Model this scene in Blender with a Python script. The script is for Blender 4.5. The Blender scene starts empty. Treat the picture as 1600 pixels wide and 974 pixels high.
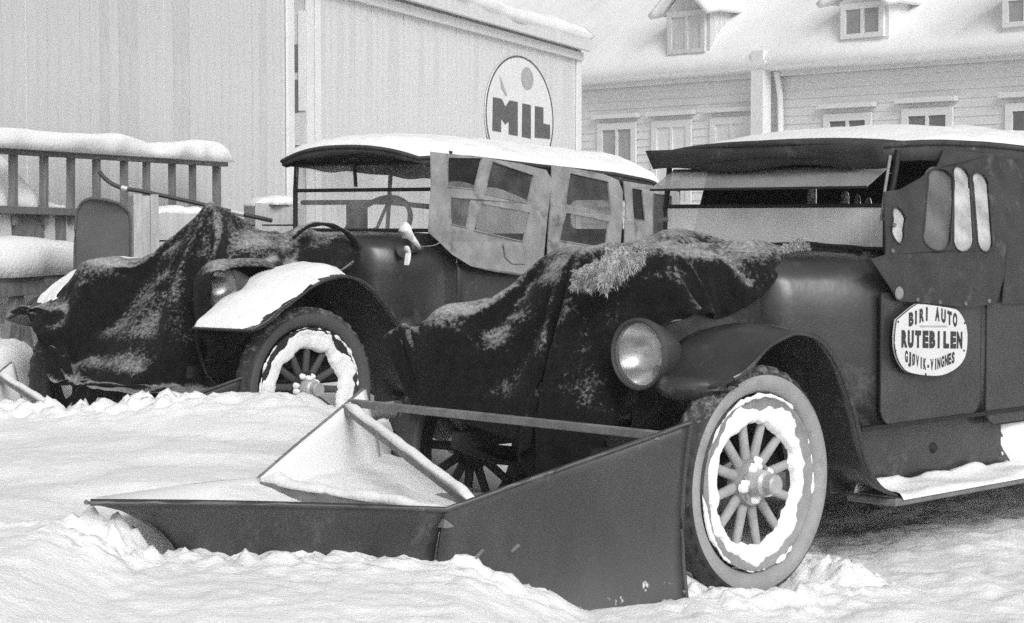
import bpy, bmesh, math, random
import numpy as np
from mathutils import Vector, Matrix
from mathutils.geometry import tessellate_polygon

random.seed(7); rng = np.random.default_rng(7)
scene = bpy.context.scene
C = scene.collection
R = math.radians

# ------------------------------------------------------------------ camera
HAZE = 0.0026
FPX, PITCH, CAMH = 3000.0, math.atan(147 / 3000), 1.31
cam_d = bpy.data.cameras.new('camera')
cam = bpy.data.objects.new('camera', cam_d); C.objects.link(cam)
cam_d.sensor_width = 36.0; cam_d.lens = FPX / 1600 * 36.0
cam_d.clip_start = 0.1; cam_d.clip_end = 1000
cam.location = (0, 0, CAMH); cam.rotation_euler = (math.pi / 2 - PITCH, 0, 0)
scene.camera = cam
# ------------------------------------------------------------------ sky, sun, exposure (a dull winter day, monochrome film)
SUN_EL, SUN_AZ = 34, 160          # azimuth clockwise from +Y: behind the camera, a little to its right
world = bpy.data.worlds.new('World'); scene.world = world; world.use_nodes = True
wn = world.node_tree; wn.nodes.clear()
sky = wn.nodes.new('ShaderNodeTexSky'); sky.sky_type = 'NISHITA'; sky.sun_disc = False
sky.sun_elevation = R(SUN_EL); sky.sun_rotation = R(SUN_AZ); sky.dust_density = 4.0; sky.air_density = 1.5
bw = wn.nodes.new('ShaderNodeRGBToBW'); bg = wn.nodes.new('ShaderNodeBackground'); wo = wn.nodes.new('ShaderNodeOutputWorld')
wn.links.new(sky.outputs[0], bw.inputs[0]); wn.links.new(bw.outputs[0], bg.inputs['Color']); wn.links.new(bg.outputs[0], wo.inputs[0])
bg.inputs['Strength'].default_value = 0.12
sun_d = bpy.data.lights.new('sun', 'SUN'); sun_d.energy = 1.2; sun_d.angle = R(25)
sun = bpy.data.objects.new('sun', sun_d); C.objects.link(sun)
sd = Vector((math.sin(R(SUN_AZ)) * math.cos(R(SUN_EL)), math.cos(R(SUN_AZ)) * math.cos(R(SUN_EL)), math.sin(R(SUN_EL))))
sun.rotation_euler = (-sd).to_track_quat('-Z', 'Y').to_euler(); sun.location = sd * 40
scene.view_settings.view_transform = 'Standard'; scene.view_settings.look = 'None'
scene.view_settings.gamma = 1.0; scene.view_settings.exposure = 0.25
scene.render.engine = 'CYCLES'
scene.cycles.use_denoising = False; scene.cycles.sampling_pattern = 'BLUE_NOISE'; scene.cycles.max_bounces = 6; scene.cycles.sample_clamp_indirect = 3.0; scene.cycles.volume_bounces = 0; scene.cycles.transparent_max_bounces = 16

# ------------------------------------------------------------------ layout helpers
def ray(u, v):
    a = (u - 800) / FPX; b = (487 - v) / FPX
    return np.array([a, math.cos(PITCH) + b * math.sin(PITCH), -math.sin(PITCH) + b * math.cos(PITCH)])
CP = np.array([0, 0, CAMH])
def atd(u, v, d):
    r = ray(u, v); return CP + r * (d / r[1])
class Frame:                       # a thing's own axes on the ground
    def __init__(s, O, X):
        s.O = np.array([O[0], O[1], O[2] if len(O) > 2 else 0.0]); X = np.array([X[0], X[1]]) / math.hypot(X[0], X[1])
        s.ang = math.atan2(X[1], X[0]); s.M = np.array([[X[0], X[1], 0], [-X[1], X[0], 0], [0, 0, 1.0]])
    def cut(s, u, v, axis, val):   # where a line of sight meets one of the thing's own planes
        r = s.M @ ray(u, v); c = s.M @ (CP - s.O); t = (val - c[axis]) / r[axis]
        return c + r * t
    def w(s, P): return s.O + s.M.T @ np.array(P, float)
def car_frame(u, v, d, phi, half):
    p = R(phi); W = atd(u, v, d); L = np.array([math.cos(p), -math.sin(p), 0])
    O = W - half * L; O[2] = 0
    return Frame(O, (-math.sin(p), -math.cos(p)))
FB = car_frame(1193, 756, 6.7, 45.4, .775)
FA = car_frame(491, 608, 9.7, 35.0, .82)

# ------------------------------------------------------------------ noise
def _h(ix, iy, iz):
    n = (ix * 374761393 + iy * 668265263 + iz * 2147483647 % 1274126177 + 1013) & 0xffffffff
    n = ((n ^ (n >> 13)) * 1274126177) & 0xffffffff
    n = ((n ^ (n >> 16)) * 2246822519) & 0xffffffff
    return ((n ^ (n >> 15)) & 0xffff) / 65535.0
def vn(x, y, z=0.0):
    x = np.asarray(x, float); y = np.asarray(y, float); z = np.asarray(z, float) + 0 * x
    fx, fy, fz = np.floor(x), np.floor(y), np.floor(z)
    ix, iy, iz = [q.astype(np.int64) + 4096 for q in (fx, fy, fz)]
    tx, ty, tz = x - fx, y - fy, z - fz
    tx, ty, tz = [t * t * t * (t * (6 * t - 15) + 10) for t in (tx, ty, tz)]
    r = 0
    for a in (0, 1):
        for b in (0, 1):
            for c in (0, 1):
                r = r + _h(ix + a, iy + b, iz + c * 7919) * (tx if a else 1 - tx) * (ty if b else 1 - ty) * (tz if c else 1 - tz)
    return r * 2 - 1
def fbm(x, y, z=0.0, o=4, g=.5):
    s = 0; a = 1; k = 1.0
    for i in range(o):
        s = s + a * vn(np.asarray(x) * k + 17.3 * i, np.asarray(y) * k - 9.1 * i, np.asarray(z) * k); a *= g; k *= 2.03
    return s
def sstep(a, b, x):
    t = np.clip((np.asarray(x, float) - a) / (b - a), 0, 1); return t * t * (3 - 2 * t)

# ------------------------------------------------------------------ materials (all neutral greys)
M = {}
def _val(nt, v):
    return (v, v, v, 1)
def mat(name, base, rough=.6, var=.15, scale=8.0, bump=0.0, bscale=60.0, metal=0.0, snow=None, snow_scale=14.0, spec=.4, stretch=(1, 1, 1), dirt=None, sheen=0.0, specks=None, low=None):
    m = bpy.data.materials.new(name); m.use_nodes = True; nt = m.node_tree; N = nt.nodes; L = nt.links
    b = N['Principled BSDF']; b.inputs['Roughness'].default_value = rough; b.inputs['Metallic'].default_value = metal
    b.inputs['Specular IOR Level'].default_value = spec
    if sheen: b.inputs['Sheen Weight'].default_value = sheen
    tc = N.new('ShaderNodeTexCoord'); mp = N.new('ShaderNodeMapping'); mp.inputs['Scale'].default_value = stretch
    L.new(tc.outputs['Object'], mp.inputs[0])
    nz = N.new('ShaderNodeTexNoise'); nz.inputs['Scale'].default_value = scale; nz.inputs['Detail'].default_value = 6; nz.inputs['Roughness'].default_value = .6
    L.new(mp.outputs[0], nz.inputs['Vector'])
    cr = N.new('ShaderNodeValToRGB'); cr.color_ramp.elements[0].position = .3; cr.color_ramp.elements[1].position = .7
    cr.color_ramp.elements[0].color = _val(nt, base * (1 - var)); cr.color_ramp.elements[1].color = _val(nt, min(1, base * (1 + var)))
    L.new(nz.outputs['Fac'], cr.inputs[0]); col = cr.outputs[0]
    if dirt:                      # (grey, scale, threshold)
        n2 = N.new('ShaderNodeTexNoise'); n2.inputs['Scale'].default_value = dirt[1]; n2.inputs['Detail'].default_value = 8; n2.inputs['Roughness'].default_value = .7
        L.new(mp.outputs[0], n2.inputs['Vector'])
        r2 = N.new('ShaderNodeValToRGB'); r2.color_ramp.elements[0].position = dirt[2]; r2.color_ramp.elements[1].position = dirt[2] + .12
        L.new(n2.outputs['Fac'], r2.inputs[0])
        mx = N.new('ShaderNodeMix'); mx.data_type = 'RGBA'; L.new(r2.outputs[0], mx.inputs[0]); L.new(col, mx.inputs[6]); mx.inputs[7].default_value = _val(nt, dirt[0]); col = mx.outputs[2]
    for sp_ in ([specks] if specks else []) + ([low] if low else []):      # chips and grit: (grey, scale, threshold); snow caked near the ground: (grey, scale, threshold, rise per metre)
        n2 = N.new('ShaderNodeTexNoise'); n2.inputs['Scale'].default_value = sp_[1]; n2.inputs['Detail'].default_value = 6; n2.inputs['Roughness'].default_value = .65
        L.new(tc.outputs['Object'], n2.inputs['Vector']); fac = n2.outputs['Fac']
        if len(sp_) > 3:
            sz = N.new('ShaderNodeSeparateXYZ'); L.new(tc.outputs['Object'], sz.inputs[0]); mz = N.new('ShaderNodeMath'); mz.operation = 'MULTIPLY_ADD'
            L.new(sz.outputs['Z'], mz.inputs[0]); mz.inputs[1].default_value = -sp_[3]; L.new(fac, mz.inputs[2]); fac = mz.outputs[0]
        r2 = N.new('ShaderNodeValToRGB'); r2.color_ramp.elements[0].position = sp_[2]; r2.color_ramp.elements[1].position = sp_[2] + .06
        L.new(fac, r2.inputs[0])
        mx = N.new('ShaderNodeMix'); mx.data_type = 'RGBA'; L.new(r2.outputs[0], mx.inputs[0]); L.new(col, mx.inputs[6]); mx.inputs[7].default_value = _val(nt, sp_[0]); col = mx.outputs[2]
    if snow is not None:          # snow settled where the surface faces up: (bias, amount of slope, breakup)
        ge = N.new('ShaderNodeNewGeometry'); sx = N.new('ShaderNodeSeparateXYZ'); L.new(ge.outputs['True Normal' if False else 'Normal'], sx.inputs[0])
        n3 = N.new('ShaderNodeTexNoise'); n3.inputs['Scale'].default_value = snow_scale; n3.inputs['Detail'].default_value = 10; n3.inputs['Roughness'].default_value = .75
        L.new(tc.outputs['Object'], n3.inputs['Vector'])
        n4 = N.new('ShaderNodeTexNoise'); n4.inputs['Scale'].default_value = 2.3; n4.inputs['Detail'].default_value = 3
        L.new(tc.outputs['Object'], n4.inputs['Vector'])
        ma = N.new('ShaderNodeMath'); ma.operation = 'MULTIPLY_ADD'; L.new(sx.outputs['Z'], ma.inputs[0]); ma.inputs[1].default_value = snow[1]
        mb = N.new('ShaderNodeMath'); mb.operation = 'MULTIPLY_ADD'; L.new(n3.outputs['Fac'], mb.inputs[0]); mb.inputs[1].default_value = snow[2]; mb.inputs[2].default_value = snow[0]
        mc = N.new('ShaderNodeMath'); mc.operation = 'MULTIPLY_ADD'; L.new(n4.outputs['Fac'], mc.inputs[0]); mc.inputs[1].default_value = snow[3] if len(snow) > 3 else .6; L.new(mb.outputs[0], mc.inputs[2])
        L.new(mc.outputs[0], ma.inputs[2])
        cl = N.new('ShaderNodeClamp'); L.new(ma.outputs[0], cl.inputs[0])
        mx = N.new('ShaderNodeMix'); mx.data_type = 'RGBA'; L.new(cl.outputs[0], mx.inputs[0]); L.new(col, mx.inputs[6]); mx.inputs[7].default_value = _val(nt, .85); col = mx.outputs[2]
        mr = N.new('ShaderNodeMix'); L.new(cl.outputs[0], mr.inputs[0]); mr.inputs[2].default_value = rough; mr.inputs[3].default_value = .95; L.new(mr.outputs[0], b.inputs['Roughness'])
    L.new(col, b.inputs['Base Color'])
    if bump:
        nb = N.new('ShaderNodeTexNoise'); nb.inputs['Scale'].default_value = bscale; nb.inputs['Detail'].default_value = 6
        L.new(mp.outputs[0], nb.inputs['Vector'])
        bp = N.new('ShaderNodeBump'); bp.inputs['Strength'].default_value = bump; bp.inputs['Distance'].default_value = .01
        L.new(nb.outputs['Fac'], bp.inputs['Height']); L.new(bp.outputs[0], b.inputs['Normal'])
    M[name] = m; return m
def glassy(name, base, fac, rough=.15, var=.2, scale=4.0):     # old glass / celluloid: see-through, hazed film, reflections
    m = bpy.data.materials.new(name); m.use_nodes = True; nt = m.node_tree; N = nt.nodes; L = nt.links
    b = N['Principled BSDF']; b.inputs['Roughness'].default_value = rough; b.inputs['Specular IOR Level'].default_value = .5
    tc = N.new('ShaderNodeTexCoord'); nz = N.new('ShaderNodeTexNoise'); nz.inputs['Scale'].default_value = scale; nz.inputs['Detail'].default_value = 5
    L.new(tc.outputs['Object'], nz.inputs['Vector'])
    cr = N.new('ShaderNodeValToRGB'); cr.color_ramp.elements[0].position = .3; cr.color_ramp.elements[1].position = .7
    cr.color_ramp.elements[0].color = _val(nt, base * (1 - var)); cr.color_ramp.elements[1].color = _val(nt, min(1, base * (1 + var)))
    L.new(nz.outputs['Fac'], cr.inputs[0]); L.new(cr.outputs[0], b.inputs['Base Color'])
    tr = N.new('ShaderNodeBsdfTransparent'); ms = N.new('ShaderNodeMixShader')
    ma = N.new('ShaderNodeMath'); ma.operation = 'MULTIPLY_ADD'; L.new(nz.outputs['Fac'], ma.inputs[0]); ma.inputs[1].default_value = .5; ma.inputs[2].default_value = fac - .25
    cl = N.new('ShaderNodeClamp'); L.new(ma.outputs[0], cl.inputs[0])
    L.new(cl.outputs[0], ms.inputs[0]); L.new(tr.outputs[0], ms.inputs[1]); L.new(b.outputs[0], ms.inputs[2])
    L.new(ms.outputs[0], N['Material Output'].inputs[0]); M[name] = m; return m

mat('snow', .88, .95, .05, 3.0, .5, 45.0, spec=.2)
mat('snow_ground', .86, .95, .06, 2.0, .55, 75.0, spec=.2, dirt=(.62, 1.3, .63))
mat('car_paint', .034, .30, .35, 4.0, .10, 30.0, dirt=(.085, 5.0, .57), spec=.6, specks=(.30, 48.0, .725))
mat('fender_paint', .060, .40, .3, 5.0, .05, 90.0, dirt=(.14, 7.0, .58), snow=(-1.75, .5, 1.9, .3), snow_scale=22)
mat('fender_bare', .038, .28, .3, 5.0, .06, 40.0, dirt=(.10, 7.0, .58), spec=.6, specks=(.32, 40.0, .70))
mat('black', .014, .6, .3, 12.0)
mat('roof_fabric', .045, .8, .3, 10.0, .3, 220.0, dirt=(.1, 8.0, .6))
mat('curtain_dark', .040, .7, .35, 9.0, .35, 30.0, dirt=(.1, 7.0, .58))
mat('curtain_light', .29, .8, .3, 7.0, .35, 40.0, dirt=(.12, 5.0, .55))
mat('blanket', .010, .95, .45, 30.0, .6, 260.0, snow=(-1.68, .85, 1.5, 1.0), snow_scale=55, sheen=.05, spec=.1)
mat('blanket_plain', .012, .95, .45, 22.0, .6, 260.0, sheen=.05, spec=.1)
mat('blanket_brown', .030, .95, .4, 22.0, .6, 260.0, sheen=.05, spec=.1, snow=(-2.1, .5, 1.6, .6), snow_scale=50)
mat('fleece', .42, .95, .4, 30.0, .5, 200.0, sheen=.4)
mat('tread', .045, .85, .3, 20.0, .3, 80.0, snow=(-1.25, .35, 1.7, .4), snow_scale=30)
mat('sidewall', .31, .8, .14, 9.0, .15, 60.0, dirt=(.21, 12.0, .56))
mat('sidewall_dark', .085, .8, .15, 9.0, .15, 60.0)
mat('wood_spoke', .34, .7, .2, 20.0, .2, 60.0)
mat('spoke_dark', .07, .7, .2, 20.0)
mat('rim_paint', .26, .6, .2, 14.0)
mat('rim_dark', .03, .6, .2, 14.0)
mat('hub_metal', .45, .45, .25, 18.0, .1, 80.0, metal=.2)
mat('lamp_rim', .06, .35, .2, 10.0)
mat('brass', .22, .35, .2, 12.0, metal=.5)
mat('plow_steel', .052, .42, .35, 3.0, .25, 9.0, dirt=(.11, 5.0, .58), stretch=(1, 1, .45), spec=.6, specks=(.25, 55.0, .74), low=(.75, 16.0, .55, .7))
mat('plow_bar', .17, .6, .3, 14.0, .2, 60.0, snow=(-1.5, .8, 1.2, .4), snow_scale=24)
mat('plow_inner', .05, .6, .2, 8.0, .2, 60.0, snow=(.25, .9, .7, .4), snow_scale=18)
mat('wall_board', .62, .9, .10, 2.2, .25, 40.0, dirt=(.50, 2.2, .60), stretch=(6, 6, .5))
mat('wall_board_b', .57, .9, .12, 2.2, .25, 40.0, dirt=(.45, 2.0, .58), stretch=(6, 6, .5))
mat('mil_board', .65, .9, .08, 2.2, .2, 40.0, dirt=(.55, 2.2, .62), stretch=(6, 6, .4))
mat('trim_white', .76, .8, .06, 5.0, .15, 50.0)
mat('clapboard', .72, .85, .07, 1.2, .15, 30.0, stretch=(.4, 4, 4))
mat('pane_dark', .16, .2, .3, 2.0, spec=.6)
mat('pane_mid', .34, .35, .2, 2.0, spec=.6)
mat('sign_white', .66, .35, .05, 10.0, dirt=(.50, 20.0, .62), spec=.5)
mat('sign_ink', .035, .5, .1, 10.0)
mat('mil_white', .74, .8, .04, 4.0)
mat('mil_ink', .11, .8, .15, 9.0)
mat('mil_dot', .40, .8, .1, 9.0)
mat('old_wood', .17, .85, .3, 6.0, .3, 50.0, stretch=(4, 4, 1))
mat('pale_wood', .46, .85, .2, 6.0, .3, 50.0, stretch=(4, 4, 1))
mat('grey_plate', .095, .7, .15, 8.0, .12, 50.0, dirt=(.5, 26.0, .70))
mat('band_white', .6, .7, .1, 8.0)
glassy('glass', .5, .20, .05)
glassy('glass_hazed', .88, .66, .25, .06)
glassy('glass_visor', .42, .62, .2, .1)
glassy('celluloid', .085, .50, .07, .5, 6.0)
glassy('celluloid_backlit', .55, .80, .3, .25, 14.0)  # pale base colour stands in for daylight passing through the celluloid
glassy('celluloid_dim', .02, .62, .08, .4, 9.0)
glassy('celluloid_grey', .16, .75, .3, .25, 9.0)
glassy('lamp_glass', .45, .42, .06, .15, 7.0)
mat('mirror', .75, .22, .1, 4.0, metal=1.0)

# ------------------------------------------------------------------ mesh helpers
class MB:
    def __init__(s): s.v = []; s.f = []; s.mi = []
    def add(s, vs, fs, mi=0):
        o = len(s.v); s.v += [tuple(map(float, q)) for q in vs]; s.f += [tuple(i + o for i in q) for q in fs]; s.mi += [mi] * len(fs); return s
    def box(s, lo, hi, mi=0, jit=0):
        x0, y0, z0 = lo; x1, y1, z1 = hi
        vs = [(x0, y0, z0), (x1, y0, z0), (x1, y1, z0), (x0, y1, z0), (x0, y0, z1), (x1, y0, z1), (x1, y1, z1), (x0, y1, z1)]
        if jit: vs = [tuple(c + random.uniform(-jit, jit) for c in q) for q in vs]
        return s.add(vs, [(0, 3, 2, 1), (4, 5, 6, 7), (0, 1, 5, 4), (1, 2, 6, 5), (2, 3, 7, 6), (3, 0, 4, 7)], mi)
    def bar(s, a, b, w, h, up=(0, 0, 1), mi=0):          # rectangular bar from a to b
        a, b = Vector(a), Vector(b); d = (b - a).normalized(); u = Vector(up); sx = d.cross(u)
        if sx.length < 1e-4: sx = d.cross(Vector((1, 0, 0)))
        sx.normalize(); uu = sx.cross(d).normalized()
        vs = []
        for p in (a, b):
            for i, j in ((-1, -1), (1, -1), (1, 1), (-1, 1)): vs.append(p + sx * (i * w / 2) + uu * (j * h / 2))
        return s.add(vs, [(0, 1, 2, 3), (7, 6, 5, 4), (0, 4, 5, 1), (1, 5, 6, 2), (2, 6, 7, 3), (3, 7, 4, 0)], mi)
    def tube(s, pts, r, n=8, mi=0, closed=False, flat=1.0, up=(0, 0, 1)):
        P = [Vector(p) for p in pts]; k = len(P); rs = r if hasattr(r, '__len__') else [r] * k
        vs = []; fs = []; U = Vector(up)
        for i in range(k):
            if closed: d = P[(i + 1) % k] - P[i - 1]
            else: d = P[min(i + 1, k - 1)] - P[max(i - 1, 0)]
            d.normalize(); a = d.cross(U)
            if a.length < .05: a = d.cross(Vector((1, 0, 0)))
            a.normalize(); b = a.cross(d).normalized()
            for j in range(n):
                t = 2 * math.pi * j / n; vs.append(P[i] + a * math.cos(t) * rs[i] + b * math.sin(t) * rs[i] * flat)
        m = k if closed else k - 1
        for i in range(m):
            for j in range(n):
                q = (i + 1) % k; fs.append((i * n + j, i * n + (j + 1) % n, q * n + (j + 1) % n, q * n + j))
        if not closed: fs += [tuple(range(n))[::-1], tuple((k - 1) * n + j for j in range(n))]
        return s.add(vs, fs, mi)
    def lathe(s, prof, n=48, mi=0, axis='y', c=(0, 0, 0), closed=False, mis=None):     # profile of (radius, along)
        vs = []; fs = []; k = len(prof)
        for i in range(n):
            t = 2 * math.pi * i / n
            for (r, a) in prof:
                u, w = r * math.cos(t), r * math.sin(t)
                vs.append({'y': (c[0] + u, c[1] + a, c[2] + w), 'x': (c[0] + a, c[1] + u, c[2] + w), 'z': (c[0] + u, c[1] + w, c[2] + a)}[axis])
        o = len(s.v); s.v += vs
        for i in range(n):
            q = (i + 1) % n
            for j in range(k if closed else k - 1):
                jj = (j + 1) % k
                s.f.append((o + i * k + j, o + i * k + jj, o + q * k + jj, o + q * k + j)); s.mi.append(mis[j] if mis else mi)
        return s
    def grid(s, G, mi=0, wrap=False):
        G = np.asarray(G); a, b = G.shape[:2]; fs = []
        for i in range(a - 1):
            for j in range(b if wrap else b - 1):
                jj = (j + 1) % b; fs.append((i * b + j, (i + 1) * b + j, (i + 1) * b + jj, i * b + jj))
        return s.add(G.reshape(-1, 3), fs, mi)
    def poly(s, outer, holes, fn, thick, mi=0):          # flat panel with openings; fn maps (a,b,depth) to a point
        loops = [[Vector((p[0], p[1], 0)) for p in outer]] + [[Vector((p[0], p[1], 0)) for p in h] for h in holes]
        tri = tessellate_polygon(loops); pts = [p for l in loops for p in l]; n = len(pts)
        vs = [fn(p.x, p.y, 0) for p in pts] + [fn(p.x, p.y, thick) for p in pts]
        fs = [tuple(t) for t in tri] + [tuple(i + n for i in reversed(t)) for t in tri]
        o = 0
        for l in loops:
            k = len(l)
            for i in range(k): fs.append((o + i, o + (i + 1) % k, o + (i + 1) % k + n, o + i + n))
            o += k
        return s.add(vs, fs, mi)
    def mesh(s, name):
        me = bpy.data.meshes.new(name); me.from_pydata(s.v, [], s.f); me.validate(); me.update(); return me
    def build(s, name, mats, parent=None, smooth=None, solid=0, sub=0, bevel=0, loc=None):
        me = s.mesh(name)
        for m in (mats if isinstance(mats, (list, tuple)) else [mats]): me.materials.append(M[m])
        if len(me.polygons) == len(s.mi): me.polygons.foreach_set('material_index', s.mi)
        bm = bmesh.new(); bm.from_mesh(me); bmesh.ops.recalc_face_normals(bm, faces=bm.faces); bm.to_mesh(me); bm.free()
        return link(name, me, parent, smooth, solid, sub, bevel, loc)
def link(name, me, parent=None, smooth=None, solid=0, sub=0, bevel=0, loc=None):
    o = bpy.data.objects.new(name, me); C.objects.link(o); o.parent = parent
    if loc is not None: o.location = loc
    if smooth is not None:
        me.polygons.foreach_set('use_smooth', [True] * len(me.polygons))
        if smooth < 180: me.set_sharp_from_angle(angle=R(smooth))
    if solid: md = o.modifiers.new('thickness', 'SOLIDIFY'); md.thickness = abs(solid); md.offset = -1 if solid > 0 else 1
    if bevel: md = o.modifiers.new('bevel', 'BEVEL'); md.width = bevel; md.segments = 2; md.limit_method = 'ANGLE'
    if sub: md = o.modifiers.new('subdivision', 'SUBSURF'); md.levels = sub; md.render_levels = sub
    return o
def tag(o, label=None, cat=None, group=None, kind=None):
    if label: o['label'] = label
    if cat: o['category'] = cat
    if group: o['group'] = group
    if kind: o['kind'] = kind
    return o
def empty(name, fr, label, cat, group=None, z=0.0):
    o = bpy.data.objects.new(name, None); C.objects.link(o); o.location = (fr.O[0], fr.O[1], fr.O[2] + z); o.rotation_euler = (0, 0, fr.ang)
    o.empty_display_size = .2
    return tag(o, label, cat, group)
def cat_rom(pts, n):
    P = np.array(pts, float); P = np.vstack([2 * P[0] - P[1], P, 2 * P[-1] - P[-2]]); out = []
    m = len(P) - 3
    for k in range(n):
        t = k / (n - 1) * m; i = min(int(t), m - 1); t -= i; a, b, c, d = P[i:i + 4]
        out.append(.5 * ((2 * b) + (-a + c) * t + (2 * a - 5 * b + 4 * c - d) * t * t + (-a + 3 * b - 3 * c + d) * t ** 3))
    return np.array(out)
def interp(pts, x):
    P = np.array(pts, float); o = np.argsort(P[:, 0]); P = P[o]
    return np.stack([np.interp(x, P[:, 0], P[:, k]) for k in range(1, P.shape[1])], -1)
def snow_ridge(path, width, height, seed=0, n=None, m=9, rough=.35, sag=.0, fq=.28):     # a strip of snow lying along a path
    P = cat_rom(path, n or 30); k = len(P); mb = MB(); G = []
    for i in range(k):
        d = P[min(i + 1, k - 1)] - P[max(i - 1, 0)]; d = d / np.linalg.norm(d); s = np.cross(d, [0, 0, 1]); s /= np.linalg.norm(s) + 1e-9
        e = min(1, min(i, k - 1 - i) / 2.0 * .6 + .25)
        nz = 1 + rough * float(fbm(i * fq + seed * 13.1, seed * 3.7, 0, 3)); row = []
        for j in range(m):
            t = math.pi * j / (m - 1); wv = width * (1 + .25 * float(vn(i * .35 + seed, j * .4)))
            row.append(P[i] + s * math.cos(t) * wv / 2 * (.8 + .2 * e) + np.array([0, 0, 1]) * (math.sin(t) ** .5 * height * nz * e - (sag if j in (0, m - 1) else 0)))
        G.append(row)
    mb.grid(np.array(G)); a, b = k, m
    o = 0; mb.f.append(tuple(range(m))); mb.mi.append(0); mb.f.append(tuple((k - 1) * m + j for j in range(m))); mb.mi.append(0)
    mb.f += [(i * m, i * m + m - 1, (i + 1) * m + m - 1, (i + 1) * m) for i in range(k - 1)]; mb.mi += [0] * (k - 1)
    return mb
def rounded(cx, cz, w, h, r, n=6):
    out = []
    for (sx, sz, a0) in ((1, 1, 0), (-1, 1, 90), (-1, -1, 180), (1, -1, 270)):
        for k in range(n + 1):
            t = R(a0 + 90 * k / n); out.append((cx + sx * (w / 2 - r) + r * math.cos(t), cz + sz * (h / 2 - r) + r * math.sin(t)))
    return out
def letters(text, size, bold=.0):
    cu = bpy.data.curves.new('lettering', 'FONT'); cu.body = text; cu.size = size; cu.offset = bold; cu.align_x = 'CENTER'; cu.align_y = 'CENTER'; cu.resolution_u = 4
    ob = bpy.data.objects.new('lettering_tmp', cu); C.objects.link(ob); bpy.context.view_layer.update()
    me = bpy.data.meshes.new_from_object(ob.evaluated_get(bpy.context.evaluated_depsgraph_get()))
    vs = [tuple(v.co) for v in me.vertices]; fs = [tuple(p.vertices) for p in me.polygons]
    bpy.data.objects.remove(ob); bpy.data.curves.remove(cu); bpy.data.meshes.remove(me)
    return vs, fs

# ------------------------------------------------------------------ snow ground
TIPB = FB.w((2.22, .05, 0)); REARB = FB.w((.52, .88, 0))
AX = FB.O
def worley(x, y, f, seed=0):
    x = np.asarray(x, float) * f; y = np.asarray(y, float) * f; ix, iy = np.floor(x), np.floor(y); best = np.full(x.shape, 9.0)
    for a in (-1, 0, 1):
        for b in (-1, 0, 1):
            cx_ = (ix + a).astype(np.int64) + 4096; cy_ = (iy + b).astype(np.int64) + 4096
            d = (ix + a + _h(cx_, cy_, np.int64(11 + seed)) - x) ** 2 + (iy + b + _h(cx_, cy_, np.int64(57 + seed)) - y) ** 2
            best = np.minimum(best, d / (.28 + .72 * _h(cx_, cy_, np.int64(91 + seed)) ** 1.5))
    return np.sqrt(np.clip(1 - best * 2.6, 0, 1))
def clumps(x, y):
    wx_, wy_ = x + .03 * vn(x * 9, y * 9), y + .03 * vn(x * 9 + 40, y * 9)
    return .030 * worley(wx_, wy_, 8) + .024 * worley(wx_, wy_, 15, 3) + .014 * worley(wx_, wy_, 27, 5) + .026 * (1 - 1.7 * np.abs(vn(wx_ * 12, wy_ * 12, 5))) + .014 * (1 - 1.7 * np.abs(vn(wx_ * 25, wy_ * 25, 9))) + .006 * fbm(wx_ * 40, wy_ * 40, 3, 2)
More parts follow.
